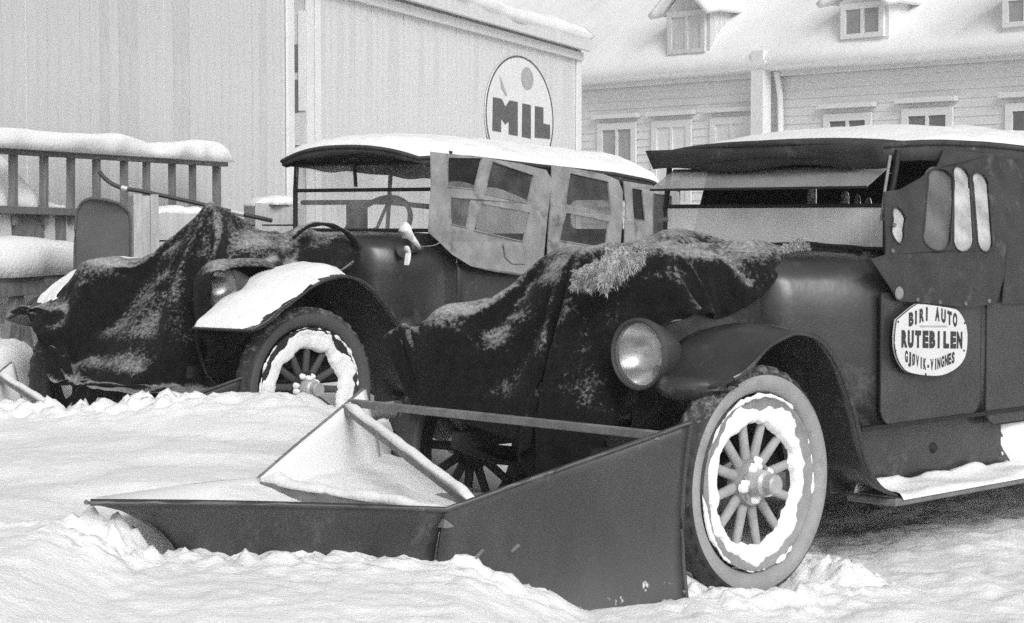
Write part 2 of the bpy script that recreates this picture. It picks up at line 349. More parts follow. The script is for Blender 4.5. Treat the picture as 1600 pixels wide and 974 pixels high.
def ground_h(x, y):
    x = np.asarray(x, float); y = np.asarray(y, float)
    h = .02 * fbm(x * .9, y * .9, 3.0, 3) - .015
    # heap pushed up in front of the near wing of the plough (camera side)
    ly = TIPB[1] + (x - TIPB[0]) * (REARB[1] - TIPB[1]) / (REARB[0] - TIPB[0])
    ly = ly + .10 * (1 - sstep(-.2, .7, x)) + .02
    hx = np.interp(x, [-3.5, -1.35, -1.1, -.6, -.15, .0, .25, .62, .85, 1.0], [.42, .40, .285, .25, .205, .135, .03, .05, .02, 0])
    bil = np.abs(fbm(x * 5.2, y * 5.2, 1.0, 4, .55))
    front = hx * (1 - sstep(-.02, .06, y - ly)) * (.80 + .20 * sstep(3.6, 5.4, y)) + (hx > .01) * (1 - sstep(-.02, .08, y - ly)) * (.012 * (.55 - bil)) * sstep(0, .08, hx)
    # snow lying behind it and up to the mound in front of the far car
    inx = np.interp(x, [-4, -1.3, -.4, -.1, .1, .4], [.42, .40, .36, .18, .03, 0])
    gg = sstep(-1.45, -1.2, x)
    behind = inx * sstep(0, 1, (y - ly + .10 - .19 * gg) / .07) * (1 - sstep(8.6, 9.6, y))
    crest = np.interp(x, [-3.0, -2.2, -1.9, -1.7, -1.45, -1.2, -.95, -.8, -.6, -.35, -.1], [.30, .36, .38, .44, .48, .50, .49, .44, .33, .16, 0])
    yc = 8.75
    mound = crest * np.where(y < yc, np.exp(-((y - yc) / 1.5) ** 2), np.exp(-((y - yc) / .38) ** 2))
    lump = .028 * fbm(x * 1.7, y * 1.7, 5.0, 3) * sstep(.12, .4, np.maximum(mound, behind)) + .02 * np.abs(fbm(x * 9, y * 9, 2, 3)) * np.exp(-((y - yc + .1) / .25) ** 2) * (crest > .3)
    h = np.maximum(np.maximum(h + front, behind), mound) + lump
    # bank under the timber rack and along the shed
    bank = .60 * sstep(-2.35, -2.9, x + .18 * (y - 11)) * sstep(9.6, 11.0, y) * (1 - sstep(12.6, 13.4, y))
    h = np.maximum(h, bank + .03 * fbm(x * 2, y * 2, 8, 3) * (bank > .05))
    # trodden snow and wheel ruts beside the running board
    rt = (1 - sstep(.9, 1.05, np.abs((x - 1.9) * .704 - (y - 8.0) * .71) / .8)) * sstep(.9, 1.4, x)
    tr = sstep(.7, 1.3, x) * (1 - sstep(9.5, 11, y))
    h = h + tr * (+.024 * fbm(x * 3.2, y * 3.2, 4, 3) + .006 * np.abs(fbm(x * 11, y * 11, 6, 2)) + .14 * clumps(x, y) * sstep(-.1, .5, fbm(x * 1.7, y * 1.7, 31, 2)))
    # wheel of the near car has sunk in a little and thrown up crumbs
    wx, wy = FB.w((0, .71, 0))[:2]; d = np.hypot(x - wx, y - wy)
    h = h + .035 * np.exp(-((d - .30) / .12) ** 2) * (.5 + np.abs(fbm(x * 8, y * 8, 9, 3))) - .03 * np.exp(-(d / .2) ** 2)
    near = np.exp(-(np.maximum(0, ly - y) / .26) ** 2) * (1 - sstep(-.02, .05, y - ly)) * sstep(.02, .12, hx) * sstep(-1.5, -1.15, x) + .55 * np.exp(-((y - yc + .05) / .22) ** 2) * (crest > .3) + .8 * np.exp(-((d - .34) / .16) ** 2) * sstep(.3, .0, hx - .1)
    return h + 1.35 * clumps(x, y) * np.clip(near, 0, 1) * (.45 + .75 * sstep(-.4, .5, fbm(x * 2.3, y * 2.3, 12, 2))) + .0025 * fbm(x * 22, y * 22, 2, 3) + .003 * fbm(x * 3, y * 3, 21, 3)
def axis(lo, hi, st, far, g=1.25):
    a = list(np.arange(lo, hi + st / 2, st)); s = st; p = a[-1]
    while p < far: s *= g; p += s; a.append(p)
    s = st; p = a[0]
    while p > -far: s *= g; p -= s; a.insert(0, p)
    return np.array(a)
gx = axis(-3.6, 3.2, .018, 250, 1.3)
gy1 = np.arange(4.4, 9.6, .018); gy2 = np.arange(9.6, 13.5, .04)
gy = np.concatenate([[-60, -30, -12, -5, -1, 1, 2.5, 3.2, 3.7, 4.0, 4.2, 4.3], gy1, gy2, 13.5 + np.cumsum(.05 * 1.35 ** np.arange(28))])
XX, YY = np.meshgrid(gx, gy, indexing='ij'); ZZ = ground_h(XX, YY)
V = np.stack([XX, YY, ZZ], -1).reshape(-1, 3); nx, ny = XX.shape
idx = np.arange(nx * ny).reshape(nx, ny)
F = np.stack([idx[:-1, :-1], idx[1:, :-1], idx[1:, 1:], idx[:-1, 1:]], -1).reshape(-1, 4)
me = bpy.data.meshes.new('snow_ground'); me.vertices.add(len(V)); me.vertices.foreach_set('co', V.ravel())
me.loops.add(len(F) * 4); me.loops.foreach_set('vertex_index', F.ravel().astype(np.int32)); me.polygons.add(len(F))
me.polygons.foreach_set('loop_start', np.arange(0, len(F) * 4, 4, dtype=np.int32)); me.update(calc_edges=True); me.validate()
me.materials.append(M['snow_ground'])
tag(link('snow_ground', me, smooth=180), 'churned white snow covering the yard', None, None, 'structure')

# ================================================================== buildings
def shared(name, mb, mname):
    me = mb.mesh(name); me.materials.append(M[mname]); bm = bmesh.new(); bm.from_mesh(me); bmesh.ops.recalc_face_normals(bm, faces=bm.faces); bm.to_mesh(me); bm.free(); return me
# --- plank shed on the left: local x along its wall, -y faces the yard
O = atd(0, 340, 12.5); FS = Frame((O[0], O[1]), (.3256, .9455))
shed = empty('plank_shed', FS, 'tall weathered shed of wide upright boards behind the snowy timber rack', 'shed')
SL = 4.36
wall = MB().box((-2.5, .03, -.3), (SL - .01, .3, 4.6)).build('wall', 'wall_board_b', shed)
bmesh_a = [shared('board', MB().box((0, 0, -.3), (w, .03, 4.6)), n) for w, n in ((.126, 'wall_board'), (.126, 'wall_board_b'), (.138, 'wall_board'))]
x = -2.5
while x < SL - .13:
    k = random.choice((0, 0, 1, 2)); w = .138 if k == 2 else .126
    o = link('board', bmesh_a[k], wall, loc=(x, random.uniform(-.004, .006), random.uniform(-.02, .02))); o.rotation_euler = (0, R(random.uniform(-.06, .06)), 0)
    x += w + random.uniform(.002, .007)
MB().box((SL - .10, -.03, -.3), (SL + .02, -.005, 4.6)).build('corner_board', 'trim_white', shed)
MB().box((-2.5, .2, 4.6), (SL + .1, 3.5, 4.75)).add([(-2.5, -.3, 4.6), (SL + .1, -.3, 4.6), (SL + .1, 3.5, 6.2), (-2.5, 3.5, 6.2), (-2.5, -.3, 4.75), (SL + .1, -.3, 4.75), (SL + .1, 3.5, 6.35), (-2.5, 3.5, 6.35)], [(0, 3, 2, 1), (4, 5, 6, 7), (0, 1, 5, 4), (1, 2, 6, 5), (2, 3, 7, 6), (3, 0, 4, 7)]).build('roof', 'snow', shed)
for yy in (.05, .2): pass
# --- warehouse with the painted oval
O = atd(478, 340, 17.5); FM = Frame((O[0], O[1]), (.3256, .9455)); ML = 8.5; EH = 3.60
ware = empty('warehouse', FM, 'pale plank warehouse with a big oval MIL emblem and snowy eaves', 'warehouse')
wall = MB().box((.02, .03, -.3), (ML, 5.0, EH)).build('wall', 'mil_board', ware)
bm_b = [shared('board', MB().box((0, 0, -.3), (.134, .03, EH - .02)), n) for n in ('mil_board', 'mil_board', 'wall_board')]
x = .02
while x < ML - .13:
    link('board', random.choice(bm_b), wall, loc=(x, random.uniform(-.003, .003), 0)); x += .134 + random.uniform(.003, .006)
MB().box((0, -.025, -.3), (.13, -.004, EH)).build('corner_board', 'trim_white', ware)
MB().box((.2, -.02, -.3), (.30, -.005, EH)).build('corner_board', 'trim_white', ware)
MB().box((ML - .16, -.025, -.3), (ML + .02, -.004, EH)).build('corner_board', 'trim_white', ware)
# window on its short end wall
wz = [FM.cut(462, q, 0, 0)[2] for q in (70, 113, 125, 176, 210)]
win = MB().box((-.02, -.02, wz[4] - .1), (.01, .9, wz[0] + .25)).build('window', 'wall_board', ware)
for a, b in ((wz[1], wz[0]), (wz[3], wz[2])):
    MB().box((-.03, .055, b if a > b else a), (-.018, .5, a if a > b else b)).build('pane', 'pane_dark', win)
MB().box((-.04, -.02, wz[0] - .6), (-.021, .05, wz[0] + .3)).build('window_frame', 'trim_white', win)
# fascia, eave board and roof with thick snow
MB().box((-.25, -.16, EH - .10), (ML + .04, -.10, EH + .10)).build('fascia', 'mil_board', ware)
MB().box((-.2, -.10, EH - .02), (ML + .02, .1, EH - .004)).build('soffit', 'wall_board_b', ware)
MB().box((0.1, -.06, EH - .22), (ML, -.005, EH - .12)).build('eave_moulding', 'mil_board', ware)
G = []
for i in range(60):
    xx = -.3 + (ML + .36) * i / 59; row = []
    for j in range(24):
        t = j / 23; yy = -.22 + 3.2 * t; th = .16 + .10 * float(fbm(xx * .9, yy * .9, 2, 3)) + .16 * math.exp(-((xx - 3.2) / 1.1) ** 2)
        e = min(1, t * 9) ** .5; row.append((xx, yy + .03 * float(vn(xx * 2, 3.3)), EH + .10 + .015 * (yy + .22) + th * e))
    G.append(row)
rf = MB().grid(np.array(G)).build('roof_snow', 'snow', ware, smooth=180, solid=.12)
# painted oval emblem lying on the boards
def FMp(u, v, off): return FM.cut(u, v, 1, off)
c0 = FMp(760, 183, -.035); c1 = FMp(866, 183, -.035); ct = FMp(812, 87, -.035); cx, cz = (c0[0] + c1[0]) / 2, c0[2] * .5 + c1[2] * .5
zc = FMp(812, 183, -.035)[2]; ra, rb = (c1[0] - c0[0]) / 2, ct[2] - zc; cx = FMp(815, 183, -.035)[0]; cx = (c0[0] + c1[0]) / 2
el = lambda k, n=72: (cx + ra * k * math.cos(2 * math.pi * n / 72), zc + rb * k * math.sin(2 * math.pi * n / 72))
oval = MB().poly([el(1, i) for i in range(72)], [], lambda a, b, d: (a, -.010 - d, b), .012).build('emblem_panel', 'mil_white', ware)
ro, ri = [el(1.0, i) for i in range(72)], [el(.972, i) for i in range(72)]
MB().poly(ro, [ri], lambda a, b, d: (a, -.0235 - d, b), .003).build('emblem_ring', 'mil_ink', oval)
dc = FMp(824, 123, -.03); dl = FMp(815, 123, -.03)[0]; dr = FMp(834, 123, -.03)[0]; dh = (FMp(824, 105.5, -.03)[2] - FMp(824, 141, -.03)[2]) / 2
MB().poly([((dl + dr) / 2 + (dr - dl) / 2 * math.cos(2 * math.pi * i / 32), dc[2] + dh * math.sin(2 * math.pi * i / 32)) for i in range(32)], [], lambda a, b, d: (a, -.0235 - d, b), .003).build('emblem_dot', 'mil_dot', oval)
def glyph(pts):
    q = [FMp(740 + a / 6.09, 60 + b / 6.09, -.026) for a, b in pts]
    return MB().poly([(p[0], p[2]) for p in q], [], lambda a, b, d: (a, -.0235 - d, b), .004)
for pts in ([(185, 560), (268, 578), (303, 652), (345, 592), (420, 607), (420, 930), (335, 915), (335, 790), (303, 822), (262, 765), (262, 892), (180, 880)],
            [(465, 620), (545, 638), (545, 955), (460, 938)], [(585, 646), (664, 661), (664, 812), (728, 826), (728, 960), (582, 945)]):
    glyph(pts).build('letter', 'mil_ink', oval)
pk = [(250, 360), (268, 400), (322, 548), (300, 540), (262, 470)]
glyph(pk).build('chipped_patch', 'mil_dot', oval)
# --- long clapboard house across the yard
O = atd(910, 340, 38.2); FH = Frame((O[0], O[1]), (.667, -.745)); HE = 3.98; HL0, HL1 = -9.0, 16.0
house = empty('clapboard_house', FH, 'long pale clapboard house with snow-laden roof, dormers and ground-floor windows', 'house')
wall = MB().box((HL0, .03, -.3), (HL1, 8.0, HE)).build('wall', 'clapboard', house)
cb = shared('board', MB().add([(HL0, -.004, 0), (HL1, -.004, 0), (HL1, .03, 0), (HL0, .03, 0), (HL0, .014, .15), (HL1, .014, .15), (HL1, .03, .15), (HL0, .03, .15)], [(0, 1, 2, 3), (4, 7, 6, 5), (0, 4, 5, 1), (1, 5, 6, 2), (2, 6, 7, 3), (3, 7, 4, 0)]), 'clapboard')
z = .3
while z < HE - .15: link('board', cb, wall, loc=(0, -.02 + random.uniform(-.002, .002), z)); z += .148
MB().box((HL0, -.16, HE - .16), (HL1, -.03, HE + .02)).build('eave_board', 'trim_white', house)
MB().box((HL0, -.34, HE), (HL1, -.16, HE + .07)).build('gutter', 'clapboard', house)
# roof snow rising at 42 degrees
G = []; ts = math.tan(R(42))
def roof_z(yy): return HE + .05 + (yy + .4) * ts
for i in range(90):
    xx = HL0 - .3 + (HL1 - HL0 + .6) * i / 89; row = []
    for j in range(40):
        t = j / 39; yy = -.46 + 5.0 * t; th = .26 + .10 * float(fbm(xx * .5, yy * .5, 7, 3)); row.append((xx, yy, roof_z(yy) + th * min(1, t * 14) ** .5))
    G.append(row)
MB().grid(np.array(G)).build('roof_snow', 'snow', house, smooth=180, solid=.2)
def px_house(u, v, y=-.03): return FH.cut(u, v, 1, y)
def house_window(u0, u1, vt, dark, hood=True):
    a = px_house(u0, vt); b = px_house(u1, vt); zt = (a[2] + b[2]) / 2; x0, x1 = a[0], b[0]
    fr = MB().poly([(x0 - .13, zt - 1.5), (x1 + .13, zt - 1.5), (x1 + .13, zt + .13), (x0 - .13, zt + .13)], [[(x0, zt - 1.4), (x0, zt), (x1, zt), (x1, zt - 1.4)]], lambda p, q, d: (p, -.03 - d, q), .05).build('window', 'clapboard', house)
    m = (x0 + x1) / 2
    for s0, s1 in ((x0, m - .03), (m + .03, x1)):
        MB().box((s0, -.045, zt - 1.4), (s1, -.035, zt)).build('pane', dark, fr)
    MB().box((m - .03, -.075, zt - 1.4), (m + .03, -.03, zt)).build('mullion', 'clapboard', fr)
    if hood: MB().box((x0 - .22, -.16, zt + .22), (x1 + .22, -.03, zt + .30)).build('hood', 'clapboard', fr)
for u0, u1, v, dk in ((943, 988, 203, 'pane_mid'), (1028, 1074, 199, 'clapboard'), (1120, 1169, 194, 'clapboard'), (1298, 1354, 189, 'pane_dark'), (1421, 1480, 181, 'pane_dark'), (1584, 1645, 173, 'pane_dark')):  # farther panes go paler, two in wall colour: haze put into the paint
    house_window(u0, u1, v, dk)
def dormer(u0, u1, vt, vb, face, dark, trim='trim_white'):
    # front face stands on the slope where its sill meets the snow
    yy = .6
    for it in range(20):
        p = px_house((u0 + u1) / 2, vb, yy); yy += .4 * ((p[2] - .28 - HE - .05) / ts - .4 - yy)
    a = px_house(u0, vb, yy); b = px_house(u1, vb, yy); zt = px_house((u0 + u1) / 2, vt, yy)[2]; zb = a[2] * .5 + b[2] * .5
    x0, x1 = a[0], b[0]; w = x1 - x0; e = .24 * w; cxm = (x0 + x1) / 2
    d = MB().box((x0 - e, yy, zb - .5), (x1 + e, yy + 2.2, zt + .12)).add([(x0 - e, yy, zt + .12), (x1 + e, yy, zt + .12), (cxm, yy, zt + .12 + w * .62), (x0 - e, yy + 2.4, zt + .12), (x1 + e, yy + 2.4, zt + .12), (cxm, yy + 2.4, zt + .12 + w * .62)], [(0, 1, 2), (3, 5, 4), (0, 2, 5, 3), (1, 4, 5, 2)]).build('dormer', face, house)
    fr = MB().poly([(x0 - .1, zb - .08), (x1 + .1, zb - .08), (x1 + .1, zt + .1), (x0 - .1, zt + .1)], [[(x0, zb), (x0, zt), (x1, zt), (x1, zb)]], lambda p, q, dd: (p, yy - .004 - dd, q), .06).build('window_frame', trim, d)
    for s0, s1 in ((x0, cxm - .035), (cxm + .035, x1)): MB().box((s0, yy - .03, zb), (s1, yy - .012, zt)).build('pane', dark, d)
    MB().box((cxm - .035, yy - .055, zb), (cxm + .035, yy - .012, zt)).build('mullion', trim, d)
    # snow-covered gable roof of the dormer
    for s in (-1, 1):
        ex = cxm + s * (w / 2 + e + .22); Gs = []
        for i in range(8):
            t = i / 7; Gs.append([(ex + (cxm - ex) * t, yy - .28 + 3.0 * j / 9, zt + .02 + (w * .62 + .22) * t + .10 * (1 if 0 < j < 9 else .3)) for j in range(10)])
        MB().grid(np.array(Gs)).build('roof_snow', 'snow', d, smooth=60, solid=.1)
dormer(1324, 1376, 14, 52, 'clapboard', 'pane_mid')
dormer(1052, 1098, 26, 77, 'wall_board_b', 'wall_board_b', 'wall_board')  # faded by colour: panes in the wall's grey stand in for haze
dormer(1578, 1632, 0, 33, 'clapboard', 'pane_mid')
# downpipe and pale post fixed to the house front
a = px_house(1191, 80, -.28); b = px_house(1196, 205, -.28)
MB().box((a[0] - .14, -.42, .0), (a[0] + .14, -.2, a[2])).box((a[0] - .2, -.45, px_house(1191, 105, -.28)[2]), (a[0] + .2, -.2, px_house(1191, 96, -.28)[2])).build('pilaster', 'trim_white', house)
p = [px_house(1213, 112, -.2), px_house(1216, 130, -.15), px_house(1219, 150, -.12), px_house(1220, 190, -.12)]
MB().tube(list(p) + [(p[-1][0], -.12, .1)], .055, 8).build('downpipe', 'trim_white', house, smooth=60)
# --- a gabled neighbour far behind, between warehouse and house
O = atd(800, 340, 52); FG = Frame((O[0], O[1]), (1, .12))
gb = empty('gabled_house', FG, 'far grey gabled house rising behind the warehouse roof', 'house')
MB().box((-1.2, 0, -.3), (2.3, 6, 9.0)).build('wall', 'wall_board_b', gb)
MB().add([(-1.6, -.3, 8.9), (2.7, -.3, 8.9), (2.7, 6, 11.5), (-1.6, 6, 11.5), (-1.6, -.3, 9.2), (2.7, -.3, 9.2), (2.7, 6, 11.8), (-1.6, 6, 11.8)], [(0, 3, 2, 1), (4, 5, 6, 7), (0, 1, 5, 4), (1, 2, 6, 5), (2, 3, 7, 6), (3, 0, 4, 7)]).build('roof', 'snow', gb)
MB().poly([(1.7, 2.0), (2.55, 5.6), (1.7, 7.2)], [], lambda a, b, d: (a, -.05 - d, b), .4).build('gable_board', 'wall_board_b', gb)

# ================================================================== timber rack along the shed
O = atd(22, 340, 11.5); FR = Frame((O[0], O[1]), (.2504, .9681))
rack = empty('timber_rack', FR, 'long timber rack with upright stakes, deep snow on its rail', 'rack')
def rk(u, v, y=0.0): return FR.cut(u, v, 1, y)
zt0 = rk(22, 236)[2]; xe = rk(350, 256)[0]; ze = rk(350, 256)[2]; x0 = -.7
zt = lambda x: zt0 + (ze - zt0) * x / xe
MB().bar((x0, 0, zt(x0)), (xe, 0, zt(xe)), .07, .045).build('top_rail', 'old_wood', rack, bevel=.004)
zl = rk(22, 326)[2]
MB().bar((x0, -.02, zl), (rk(120, 332)[0], -.02, rk(120, 332)[2]), .05, .045).build('lower_rail', 'old_wood', rack, bevel=.004)
for u in (-26, 22, 70, 112, 152, 195, 230, 270, 302):
    xx = rk(u, 280)[0]; MB().bar((xx, .01, zl - .1 - (.0 if u < 130 else .3)), (xx + .01, .01, zt(xx) - .02), .045, .04, up=(1, 0, 0)).build('stake', 'old_wood', rack, bevel=.003)
snow_ridge([(x0, .02, zt(x0) + .01), (xe * .3, .02, zt(xe * .3) + .01), (xe * .65, .02, zt(xe * .65) + .01), (xe + .02, .02, zt(xe) + .01)], .20, .135, 3, 60, 13, .22, fq=.07).build('rail_snow', 'snow', rack, smooth=180)
# boards of the bed side and the snow drift behind the stakes
zb0, zb1 = rk(40, 380)[2], zl - .03
x = x0
pb = shared('plank', MB().box((0, .0, 0), (.135, .025, zb1 - zb0)), 'old_wood'); pb2 = shared('plank', MB().box((0, .0, 0), (.135, .025, zb1 - zb0)), 'wall_board_b')
while x < rk(118, 350)[0]:
    link('plank', random.choice((pb2, pb2, pb)), rack, loc=(x, .02 + random.uniform(-.004, .004), zb0)); x += .14
G = []
for i in range(26):
    t = i / 25; xx = x0 + (rk(118, 300)[0] - x0) * t; top = [zt(xx) - .03, zl + .03][0] if t < .76 else (zt(xx) - .03) * (1 - sstep(.76, 1, t)) + (zl + .02) * sstep(.76, 1, t)
    G.append([(xx, .06 + .30 * math.sin(j / 7 * math.pi / 2) + .03 * float(vn(xx * 4, j * .6)), zl + (float(top) - zl) * math.sin(j / 7 * math.pi / 2) + .0) for j in range(8)])
MB().grid(np.array(G)).build('drift_snow', 'snow', rack, smooth=180, solid=.02)
# bed beam, snow on it, trestle legs
zs = rk(40, 450, -.1)[2]
MB().bar((x0, -.12, zs), (xe * .62, -.12, zs + .01), .09, .085).build('bed_beam', 'old_wood', rack, bevel=.004)
MB().box((x0, -.16, zs + .045), (xe * .62, .02, zs + .07)).build('deck', 'old_wood', rack)
snow_ridge([(x0, -.05, zs + .07), (xe * .2, -.05, zs + .07), (xe * .45, -.05, zs + .07), (xe * .62, -.05, zs + .07)], .28, .20, 5, 60, 13, .22, fq=.08).build('deck_snow', 'snow', rack, smooth=180)
for u, du in ((24, -26), (26, 1), (28, 24)):
    a = rk(u, 468, -.12); b = rk(u + du, 530, -.12)
    MB().bar((a[0], -.12, zs - .04), (a[0] + (b[0] - a[0]) * 1.15, -.12, .30), .05, .05, up=(0, 1, 0)).build('leg', 'old_wood', rack, bevel=.003)
MB().bar((xe * .55, -.12, zs - .04), (xe * .55, -.12, .0), .06, .06, up=(0, 1, 0)).build('leg', 'old_wood', rack)
MB().bar((xe * .97, 0.02, zt(xe) - .02), (xe * .97, .02, .0), .05, .05, up=(0, 1, 0)).build('leg', 'old_wood', rack)

# ================================================================== odds and ends stacked between rack and car
FP = Frame(atd(160, 400, 11.05)[:2], (1, .15))
plate = empty('upright_plate', FP, 'dark grey round-shouldered metal plate standing upright behind the draped car', 'plate')
pts = [(115, 415), (117, 350), (122, 325), (133, 313), (150, 310), (180, 316), (196, 328), (203, 345), (203, 420)]
q = [FP.cut(u, v, 1, 0) for u, v in pts]; out = [(p[0], p[1]) for p in cat_rom([(p[0], p[2]) for p in q], 30)]
out = [(q[0][0] - .02, .1)] + out + [(q[-1][0] + .0, .1)]
MB().poly(out, [], lambda a, b, d: (a, d + .10 * (a / .2) ** 2, b), .02).build('panel', 'grey_plate', plate, smooth=30, bevel=.004)
MB().tube([(a, -.004 + .10 * (a / .2) ** 2, b) for a, b in out], .008, 6).build('edge_bead', 'grey_plate', plate, smooth=60)
MB().bar((.0, .02, .0), (.0, .02, .9), .05, .04, up=(1, 0, 0)).build('stay', 'old_wood', plate)
def crate(name, u0, u1, v0, v1, d, depth, label, ml='pale_wood', snow=True, slats=3, z0=.0):
    fr = Frame(atd((u0 + u1) / 2, 400, d)[:2], (1, .3)); t = empty(name, fr, label, 'crate', 'wooden crates stacked behind the draped car')
    a = fr.cut(u0, v0, 1, 0); b = fr.cut(u1, v1, 1, 0); xa, xb, zt_, zb_ = a[0], b[0], a[2], b[2]
    n = slats; h = (zt_ - zb_) / n
    MB().box((xa + .02, .03, zb_ + .01), (xb - .02, depth - .03, zt_ - .03)).build('inside', 'old_wood', t)
    for k in range(n):
        for yy in (0, depth - .02):
            MB().box((xa, yy, zb_ + k * h + .005), (xb, yy + .018, zb_ + (k + 1) * h - .005), jit=.002).build('slat', ml, t)
        for xx in (xa, xb - .018): MB().box((xx, .0205, zb_ + k * h + .005), (xx + .018, depth - .0225, zb_ + (k + 1) * h - .005)).build('slat', ml, t)
    for xx in (xa, xb - .05): MB().box((xx, -.021, zb_ - .005), (xx + .05, -.002, zt_ + .004)).build('batten', ml, t)
    if snow: snow_ridge([(xa - .01, depth / 2, zt_ - .02), ((xa + xb) / 2, depth / 2, zt_ - .01), (xb + .01, depth / 2, zt_ - .02)], depth * 1.05, .06, int(u0), 14, 9, .25).build('snow_cap', 'snow', t, smooth=180)
    if zb_ > .12: MB().box((xa + .03, .04, .0), (xb - .03, depth - .04, zb_)).build('base_block', 'old_wood', t)
crate('tall_crate', 208, 248, 305, 420, 12.2, .3, 'tall narrow pale crate beside the upright metal plate', slats=1, snow=False)
crate('flat_crate', 236, 330, 333, 420, 12.8, .45, 'low crate with a level cap of snow beside the tall crate', 'wall_board_b', slats=2)
crate('board_crate', 398, 474, 318, 420, 13.8, .5, 'pale slatted crate close to the draped car windscreen', 'pale_wood', slats=3)
# bent ski resting on the crates
FK = Frame(atd(290, 320, 12.3)[:2], (1, .0)); pts = [(155, 268), (162, 277), (176, 288), (195, 295), (220, 299), (300, 316), (370, 333), (425, 345)]
ski = empty('ski', FK, 'long dark ski with upturned tip and white bands lying over the crates', 'ski')
path = cat_rom([FK.cut(u, v, 1, -.02 + (.02 if u > 300 else 0)) for u, v in pts], 44)
MB().tube(path, .028, 8, flat=.5).build('blade', 'spoke_dark', ski, smooth=60)
for i0, i1 in ((17, 20), (36, 38)): MB().tube(path[i0:i1 + 1], .031, 8, flat=.55).build('band', 'band_white', ski, smooth=60)

# ================================================================== car building blocks (car axes: x forward, y to its left, z up; origin under the front axle)
def wheel(car, x, y, z, side, rad=.415, steer=0.0, snow=None, wall='sidewall', spoke_m='wood_spoke', rim_m='rim_paint', seed=0):
    n = 96
    w = MB().lathe([(.252, -.030), (.252, .030), (.292, .038), (.304, .050), (.310, .050), (.298, .02), (.298, -.02), (.310, -.050), (.304, -.050), (.292, -.038)], 64, closed=True).build('wheel', rim_m, car, smooth=40)
    w.location = (x, y, z); w.rotation_euler = (0, R(seed * 11), steer)
    prof = []; mis = []
    for k in range(26):
        t = 2 * math.pi * k / 26; r = .362 + .053 * math.cos(t); a = .064 * math.sin(t)
        if abs(a) < .036 and r > .4: r = .4145
        prof.append((r * rad / .415, a)); c = math.cos(t + math.pi / 26); mis.append(0 if c > .30 else 1)
    ty = MB().lathe(prof, 144, closed=True, mis=mis); V_ = np.array(ty.v); k = 26
    rr = np.hypot(V_[:, 0], V_[:, 2]); th = np.arctan2(V_[:, 2], V_[:, 0]); edge = (rr > .393) & (np.abs(V_[:, 1]) > .018)
    f = np.where(edge & (np.sin(th * 36 + np.sign(V_[:, 1]) * .8) > .25), .968, 1.0); V_[:, 0] *= f; V_[:, 2] *= f; ty.v = [tuple(q) for q in V_]
    ty.build('tyre', ['tread', wall], w, smooth=50)
    sp = None
    for i in range(12):
        a = 2 * math.pi * i / 12
        if sp is None:
            mb = MB(); mb.tube([(0, -.004, .05), (0, -.004, .09), (0, -.002, .16), (0, 0, .23), (0, 0, .258)], [.019, .020, .0185, .0175, .022], 10, flat=.85, up=(0, 1, 0)); o = mb.build('spoke', spoke_m, w, smooth=60); sp = o.data
        else: o = link('spoke', sp, w)
        o.rotation_euler = (0, a, 0)
    s = side
    hb = MB().lathe([(0, s * .028), (.082, s * .028), (.086, s * .022), (.086, -s * .03), (.05, -s * .06), (0, -s * .06)], 32).build('hub', rim_m, w, smooth=40)
    MB().lathe([(0, s * .125), (.030, s * .125), (.036, s * .118), (.036, s * .085), (.046, s * .075), (.048, s * .045), (.054, s * .030), (.054, s * .026)], 28).build('hub_cap', 'hub_metal', w, smooth=40)
    bt = None
    for i in range(6):
        a = 2 * math.pi * (i + .5) / 6
        if bt is None: o = MB().lathe([(0, s * .040), (.008, s * .038), (.009, s * .027)], 8, c=(.069, 0, 0)).build('hub_bolt', rim_m, w); bt = o.data
        else: o = link('hub_bolt', bt, w)
        o.rotation_euler = (0, a, 0)
    if snow:
        G = []; nt = 150; nr = 12
        for i in range(nt + 1):
            th = 2 * math.pi * (i % nt) / nt; cx_, sx_ = math.cos(th), math.sin(th)
            ri = snow[0] + .012 * float(fbm(cx_ * 3 + seed, sx_ * 3, 1, 4)) + .003 * float(fbm(cx_ * 14 + seed, sx_ * 14, 1, 3)) + snow[3] * (-sx_ * .5 + .0) * .02
            ro = snow[1] - .010 + .020 * float(fbm(cx_ * 4, sx_ * 4 + seed, 5, 4)) + .003 * float(fbm(cx_ * 16, sx_ * 16 + seed, 5, 3)); hh = snow[2] * (1 + .9 * float(fbm(cx_ * 6, sx_ * 6, 9 + seed, 4)))
            row = []
            for j in range(nr):
                t = j / (nr - 1); r = ri + (ro - ri) * t; e = math.sin(math.pi * t) ** .3
                base = .030 + .022 * sstep(.27, .31, r)
                row.append((r * cx_, s * (base - .02 + (.024 + hh) * e), r * sx_))
            G.append(row)
        MB().grid(np.array(G)).build('rim_snow', 'snow', w, smooth=180)
        G = []
        for i in range(nt + 1):
            th = 2 * math.pi * (i % nt) / nt; cx_, sx_ = math.cos(th), math.sin(th); q_ = float(fbm(cx_ * 3.5 + seed * 2, sx_ * 3.5, 4, 4)); hw_ = max(.0, .003 + .007 * q_ + .004 * float(vn(cx_ * 20, sx_ * 20))); rm = .309 + .004 * float(vn(cx_ * 6, sx_ * 6 + seed))
            G.append([((rm + hw_ * math.cos(t)) * cx_, s * (.048 + hw_ * 1.0 * math.sin(t)), (rm + hw_ * math.cos(t)) * sx_) for t in np.linspace(0, math.pi, 7)])
        MB().grid(np.array(G)).build('bead_snow', 'snow', w, smooth=180)
        mb = MB()
        for q in range(16):
            a = rng.uniform(0, 6.28); r = rng.uniform(.045, .08)
            mb.lathe([(0, s * .050), (.012, s * .046), (.018, s * .024)], 8, c=(r * math.cos(a), 0, r * math.sin(a)))
        mb.build('hub_snow', 'snow', w, smooth=180)['kind'] = 'stuff'
    return w
